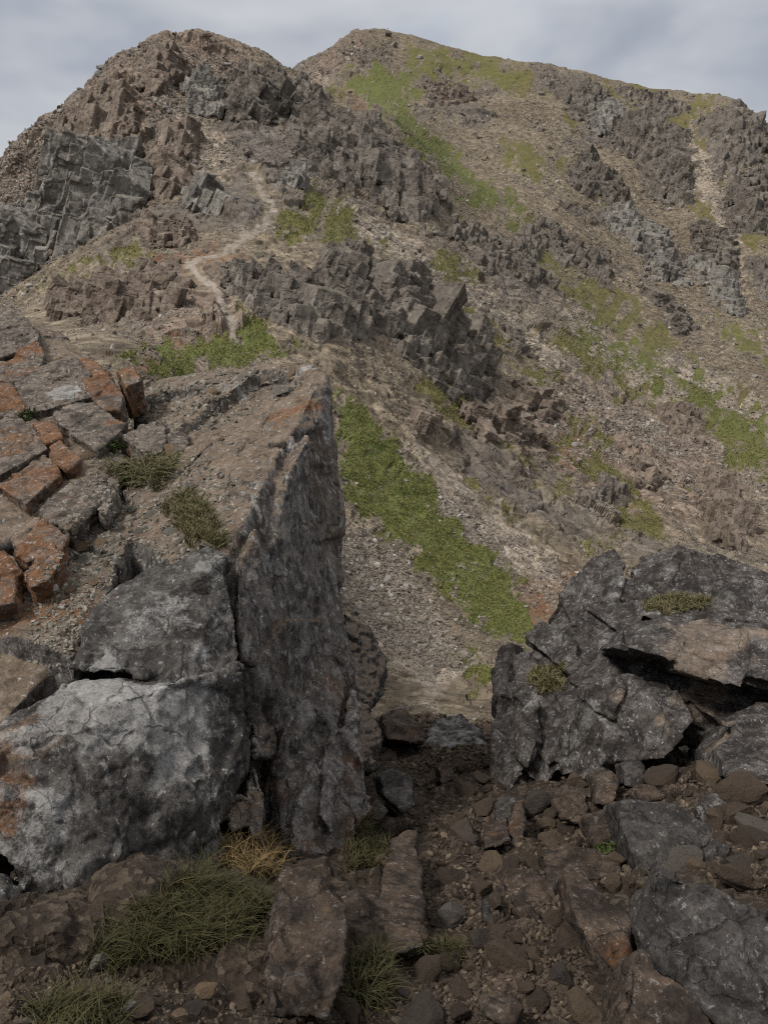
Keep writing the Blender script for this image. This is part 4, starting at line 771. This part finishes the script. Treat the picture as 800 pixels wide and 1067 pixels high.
# ------------------------------------------------------------------ what lies on the near rocks, set down by sounding along sight lines
bpy.context.view_layer.update(); DG = bpy.context.evaluated_depsgraph_get()
def hit(x, y):
    ok, loc, nor, _, o, _ = SC.ray_cast(DG, (0, 0, 0), Vector(at(x, y, 1.0)).normalized())
    return (loc, nor, o) if ok and loc.y < 12 else None
def inside(poly, n, seed, seen=None, up=None):
    r = np.random.default_rng(seed); A = np.array(poly, float); out = []; tries = 0
    while len(out) < n and tries < n * 12:
        tries += 1; x, y = r.uniform(A[:, 0].min(), A[:, 0].max()), r.uniform(A[:, 1].min(), A[:, 1].max())
        if sdist(np.array([x], F32), np.array([y], F32), poly)[0] < 0: continue
        h = hit(x, y)
        if h and (up is None or h[1].z > up) and (seen is None or h[2].name.startswith(seen)): out.append((x, y) + h)
    return out
LEDGE = [[(142,402),(228,386),(300,384),(318,400),(250,440),(200,452),(150,440),(128,432)], [(92,475),(130,470),(210,470),(245,500),(235,560),(200,590),(120,585),(95,540)], [(60,575),(105,560),(130,600),(95,650),(70,700),(30,690),(30,620)], [(60,545),(100,520),(130,560),(100,600)]]
PATHP = [[(395,770),(470,775),(515,800),(520,840),(600,880),(665,905),(600,930),(590,1000),(640,1060),(420,1067),(400,1010),(440,960),(445,870),(400,850)], [(560,805),(640,795),(800,830),(800,930),(720,905),(650,915),(570,895),(550,850)], [(0,1010),(110,1000),(280,1045),(420,1010),(440,1067),(0,1067)], [(575,925),(600,960),(620,1050),(560,1067),(480,1067),(480,1000),(540,960)]]
def strew(polys, counts, protos, mat, label, cat, group, smin, smax, seed, name='stone', flatten=True, seen=None):
    r = np.random.default_rng(seed); k = 0
    for p, c in zip(polys, counts):
        for x, y, loc, nor, o_ in inside(p, c, seed + k, seen, .25):
            k += 1; s_ = loc.length / FPX * (smin + (smax - smin) * r.random() ** 2.5)
            o = obj(name, proto(protos[k % len(protos)], mat), None, label=label, cat=cat, group=group)
            q = nor.to_track_quat('Z', 'Y').to_matrix() @ Matrix.Rotation(r.uniform(0, 6.28), 3, 'Z') @ Matrix.Rotation(r.normal(0, .25), 3, 'X')
            o.rotation_euler = q.to_euler(); o.scale = (s_ * r.uniform(.8, 1.3), s_, s_ * r.uniform(.8, 1.2)); o.location = loc + nor * s_ * .12
def gravel(name, polys, counts, mat, smin, smax, seed, seen=None):
    C, S = [], []; r = np.random.default_rng(seed)
    for k, (p, c) in enumerate(zip(polys, counts)):
        for x, y, loc, nor, o_ in inside(p, c, seed + k, seen, .15):
            C.append(loc); S.append(loc.length / FPX * (smin + (smax - smin) * r.random() ** 2.5))
    return heap(name, np.array(C), np.array(S), mat, seed=seed)
_hits = None
gl = (LEDGE, [900, 1500, 1100, 300]); PATHP.append([(380,735),(440,720),(510,725),(515,800),(400,800)]); gp = (PATHP, [4200, 1700, 1000, 1200, 2200])
# sound everything before anything new is laid down
G1 = [inside(p, c, 300 + i, 'rock', .15) for i, (p, c) in enumerate(zip(*gl))]; G2 = [inside(p, c, 320 + i, 'ground', .0) for i, (p, c) in enumerate(zip(*gp))]
def heap_from(name, G, mat, smin, smax, seed):
    r = np.random.default_rng(seed); C = np.array([h[2] for g in G for h in g]); S = np.linalg.norm(C, axis=1) / FPX * (smin + (smax - smin) * r.random(len(C)) ** 2.5); return heap(name, C, S, mat, seed=seed)
TUFTS = [  # label, outline, blades, length, material, width, lean, droop, wind
 ('shaggy olive grass tuft draped over the ledge of the left outcrop', [(115,492),(150,482),(180,482),(184,500),(160,512),(125,508)], 900, .17, 'T', .0028, .55, .9, (.25,-.1,0), 'grass_tuft'),
 ('dry olive cushion of moss and heather spilling over the ledge edge', [(165,525),(195,512),(215,530),(232,560),(230,592),(216,590),(192,560)], 3000, .07, 'O', .0028, .6, .5, (0,0,0), 'moss_cushion'),
 ('largest long green grass clump at the foot of the big grey boulder', [(150,950),(200,915),(262,905),(275,950),(250,985),(190,1000),(130,990)], 3000, .125, 'T', .0018, .7, .8, (0,-.1,0), 'grass_tuft'),
 ('green grass clump at the bottom edge in the lower left corner', [(45,1040),(100,1018),(130,1040),(120,1085),(40,1085)], 800, .085, 'T', .002, .6, .8, (0,0,0), 'grass_tuft'),
 ('sparse grass in the gap under the overhang of the big grey boulder', [(95,985),(135,965),(150,1000),(110,1015)], 300, .11, 'T', .002, .6, .8, (0,0,0), 'grass_tuft'),
 ('short bright green grass at the foot of the streaked pillar', [(360,875),(388,850),(404,880),(396,915),(362,915)], 1100, .08, 'T', .0025, .6, .6, (0,0,0), 'grass_tuft'),
 ('grass clump beside the streaked upright rock at the path edge', [(362,1000),(395,985),(410,1010),(400,1050),(368,1050)], 600, .10, 'T', .002, .6, .8, (0,0,0), 'grass_tuft'),
 ('small low patch of green grass growing in the path', [(428,985),(470,976),(492,990),(470,1004),(430,1004)], 800, .05, 'T', .002, .6, .6, (0,0,0), 'grass_tuft'),
 ('dead brown grass hanging in the crack left of the streaked pillar', [(228,880),(262,868),(290,885),(292,912),(240,910)], 700, .13, 'D', .0022, .6, .9, (0,0,0), 'grass_tuft'),
 ('moss strip along the upper ledge of the right outcrop', [(662,632),(700,622),(748,626),(735,638),(690,640)], 1600, .07, 'O', .005, .7, .5, (0,0,0), 'moss_cushion'),
 ('olive moss cushion low on the left side of the right outcrop', [(548,702),(565,692),(584,694),(586,716),(560,724)], 1400, .06, 'O', .005, .7, .5, (0,0,0), 'moss_cushion'),
 ('tiny green plant between blocks at the left edge of the slope', [(20,432),(38,425),(40,438),(24,440)], 120, .04, 'L', .006, .8, .5, (0,0,0), 'small_plant'),
 ('tiny green plant beside the gravel left of the grass tuft', [(112,466),(122,458),(132,466),(120,474)], 140, .04, 'L', .006, .8, .5, (0,0,0), 'small_plant'),
 ('small leafy plant under the sharp grey boulder', [(620,882),(640,880),(642,890),(622,890)], 120, .03, 'L', .005, .8, .5, (0,0,0), 'small_plant')]
# larger angular rocks bedded in the gully floor
BED = [(405,792,20),(388,800,18),(420,788,16),(470,806,18),(485,830,20),(500,812,16),(412,845,22),(436,838,16),(505,845,24),(520,872,22),(512,905,24),(500,925,18),(495,880,16),(548,900,24),(530,905,20),(556,925,22),(585,940,16),(525,975,20),(500,985,22),(470,1000,24),(445,1020,26),(415,1030,22),(480,1040,28),(560,1000,20),(585,1020,24),(560,1045,28),(610,1055,26),(600,905,22),(640,925,18),(690,925,22),(620,870,20),(660,830,16),(720,830,20),(640,815,18),(770,850,26),(785,880,28),(770,905,24),(590,868,18),(575,850,16),(425,900,18),(405,925,24),(400,900,18),(430,960,22),(245,1045,26),(360,1055,22),(200,1055,20),(150,1050,22),(532,852,34),(560,838,30),(592,905,36),(600,985,34),(632,1015,32),(772,832,36),(742,812,30),(792,872,38),(546,872,30),(576,962,32),(482,872,26),(506,950,30),(536,1004,34),(470,960,24),(690,815,28),(655,845,26),(715,900,30),(770,915,30),(520,1060,36),(440,1062,34),(470,920,22),(425,845,26),(402,870,26),(580,830,30),(610,930,30)]
BH = [(b, hit(b[0], b[1])) for b in BED]
def ragged(poly, n, seed):
    A = np.array(poly, float); c = A.mean(0); H = inside([tuple(c + (p - c) * 1.18) for p in A], int(n * 1.6), seed); 
    xy = np.array([h[:2] for h in H]) if H else np.zeros((0, 2)); r = np.random.default_rng(seed)
    sd = sdist(xy[:, 0].astype(F32), xy[:, 1].astype(F32), poly); nn_ = fbm(np.c_[xy / 9., np.full(len(xy), seed)], 3, 1); w_ = np.sqrt(np.ptp(A, 0).prod()) * .16
    keep = sd + nn_ * w_ * 1.3 + r.normal(0, w_ * .3, len(xy)) > 0; H = [h for h, k in zip(H, keep) if k]
    if not H: return H
    q = np.array([h[2] for h in H]); dq = np.linalg.norm(q - np.median(q, 0), axis=1); lim = np.median(dq) * 1.9
    return [h for h, d_ in zip(H, dq) if d_ < lim][:n]
TH = [ragged(t[1], t[2], 700 + i) for i, t in enumerate(TUFTS)]
for k, (b, h) in enumerate(BH):
    if not h or not h[2].name.startswith('ground'): continue
    s_ = h[0].length / FPX * b[2] * .62; o = obj('rock', proto(ST_BLOCK[k % 8], M_PST if k % 3 else M_BED), None, label='angular brown rock bedded among others in the gully floor', cat='rock', group='rocks bedded in the gully floor')
    o.location = h[0] + Vector((0, 0, s_ * .12)); o.scale = (s_ * RNG.uniform(.9, 1.35), s_ * RNG.uniform(.9, 1.3), s_ * RNG.uniform(.9, 1.5)); o.rotation_euler = (RNG.normal(0, .3), RNG.normal(0, .3), RNG.uniform(0, 6.28))
strew(LEDGE, [34, 46, 26, 12], ST_FLAT, M_LST, 'flat loose stone lying on the stony top of the left outcrop', 'stone', 'loose stones on top of the left outcrop', 2.2, 9, 41, seen='rock')
strew([PATHP[0], PATHP[3]], [80, 24], ST_BLOCK, M_PST, 'loose brown stone lying on the floor of the gully path', 'stone', 'loose stones on the gully path', 2.5, 13, 43, seen='ground')
strew([PATHP[1]], [40], ST_BLOCK, M_PST, 'dark brown stone in the rubble below the right outcrop', 'stone', 'rubble below the right outcrop', 4, 17, 45, seen='ground')
strew([PATHP[2]], [18], ST_BLOCK, M_LST, 'grey stone on dark soil along the bottom left edge', 'stone', 'stones along the bottom left edge', 3, 12, 47, seen='ground')
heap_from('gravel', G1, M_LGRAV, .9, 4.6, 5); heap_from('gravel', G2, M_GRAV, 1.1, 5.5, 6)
M_DRY = mat_grass('dead_grass', (.085, .055, .022), (.13, .09, .04), (.16, .12, .055)); M_LEAF = mat_grass('leaf_green', (.03, .048, .012), (.05, .07, .018), (.07, .07, .025))
for i, (lab, poly, nb, ln, mk, wd, le, dr, wi, nm) in enumerate(TUFTS):
    if TH[i]: blades(nm, np.array([h[2] for h in TH[i]]), ln, {'T': M_TUFT if i else M_PALETUFT, 'O': M_OLIVE, 'D': M_DRY, 'L': M_LEAF}[mk], 4, wd, le, dr, label=lab, cat='grass' if nm == 'grass_tuft' else 'moss' if 'moss' in nm else 'plant', seed=800 + i, wind=wi, upn=np.array([h[3] for h in TH[i]]))
CLOUD_A, CLOUD_B, CLOUD_TOP, SUN_E, EXPO = (2.7, 2.95, 3.45), (4.5, 4.62, 4.85), (8.2, 8.0, 7.7), 2.4, 0.4
# ------------------------------------------------------------------ sky, sun, camera
SUN_EL, SUN_AZ = math.radians(52), math.radians(-125)     # azimuth from +Y towards +X: sun behind the photographer's left shoulder
w = bpy.data.worlds.new('World'); SC.world = w; w.use_nodes = True; nt = w.node_tree; nt.nodes.clear()
def nn(t): return nt.nodes.new(t)
o_ = nn('ShaderNodeOutputWorld'); bg = nn('ShaderNodeBackground'); sk = nn('ShaderNodeTexSky'); sk.sky_type = 'NISHITA'; sk.sun_disc = False; sk.sun_elevation = SUN_EL; sk.sun_rotation = SUN_AZ
tc = nn('ShaderNodeTexCoord'); mp = nn('ShaderNodeMapping'); mp.inputs['Scale'].default_value = (1, 1, 2.2); nt.links.new(tc.outputs['Generated'], mp.inputs[0])
def nz(scale, det, dist=.0):
    n = nn('ShaderNodeTexNoise'); n.inputs['Scale'].default_value = scale; n.inputs['Detail'].default_value = det; n.inputs['Roughness'].default_value = .55; n.inputs['Distortion'].default_value = dist; nt.links.new(mp.outputs[0], n.inputs['Vector']); return n.outputs['Fac']
def rmp(v, lo, hi, a, b):
    n = nn('ShaderNodeMapRange'); n.interpolation_type = 'SMOOTHSTEP'; nt.links.new(v, n.inputs[0])
    for k, x in zip((1, 2, 3, 4), (lo, hi, a, b)): n.inputs[k].default_value = x
    return n.outputs[0]
def mixc(f, a, b):
    n = nn('ShaderNodeMix'); n.data_type = 'RGBA'
    for s_, v in ((n.inputs[0], f), (n.inputs[6], a), (n.inputs[7], b)):
        if isinstance(v, bpy.types.NodeSocket): nt.links.new(v, s_)
        else: s_.default_value = (*v, 1) if isinstance(v, tuple) else v
    return n.outputs[2]
sep = nn('ShaderNodeSeparateXYZ'); nt.links.new(tc.outputs['Generated'], sep.inputs[0])
cl = mixc(rmp(nz(2.6, 4, .2), .36, .66, 0, 1), CLOUD_A, CLOUD_B)
cl = mixc(rmp(sep.outputs['Z'], .3, .95, 0, 1), cl, CLOUD_TOP)
cover = rmp(nz(1.9, 5, .2), .38, .5, .5, .97)
nt.links.new(mixc(cover, sk.outputs[0], cl), bg.inputs[0]); bg.inputs[1].default_value = .1; nt.links.new(bg.outputs[0], o_.inputs[0])
sl = bpy.data.lights.new('sun', 'SUN'); sl.energy = SUN_E; sl.angle = math.radians(11); sl.color = (1, .96, .9)
so = bpy.data.objects.new('sun', sl); COL.objects.link(so)
dirn = Vector((math.sin(SUN_AZ) * math.cos(SUN_EL), math.cos(SUN_AZ) * math.cos(SUN_EL), math.sin(SUN_EL))); so.rotation_euler = dirn.to_track_quat('Z', 'Y').to_euler(); so.location = dirn * 50
cd = bpy.data.cameras.new('camera'); cd.sensor_fit = 'VERTICAL'; cd.sensor_height = 36; cd.lens = FPX / 1067 * 36; cd.clip_start = .05; cd.clip_end = 60000
co = bpy.data.objects.new('camera', cd); COL.objects.link(co); co.rotation_euler = (math.radians(90) + PITCH, 0, 0); SC.camera = co
SC.view_settings.view_transform = 'Standard'; SC.view_settings.look = 'None'; SC.view_settings.gamma = 1; SC.view_settings.use_curve_mapping = False; SC.view_settings.exposure = EXPO

SC.cycles.use_denoising = False; SC.cycles.max_bounces = 4; SC.cycles.diffuse_bounces = 3; SC.cycles.glossy_bounces = 1; SC.cycles.filter_width = 1.2; SC.cycles.use_adaptive_sampling = False
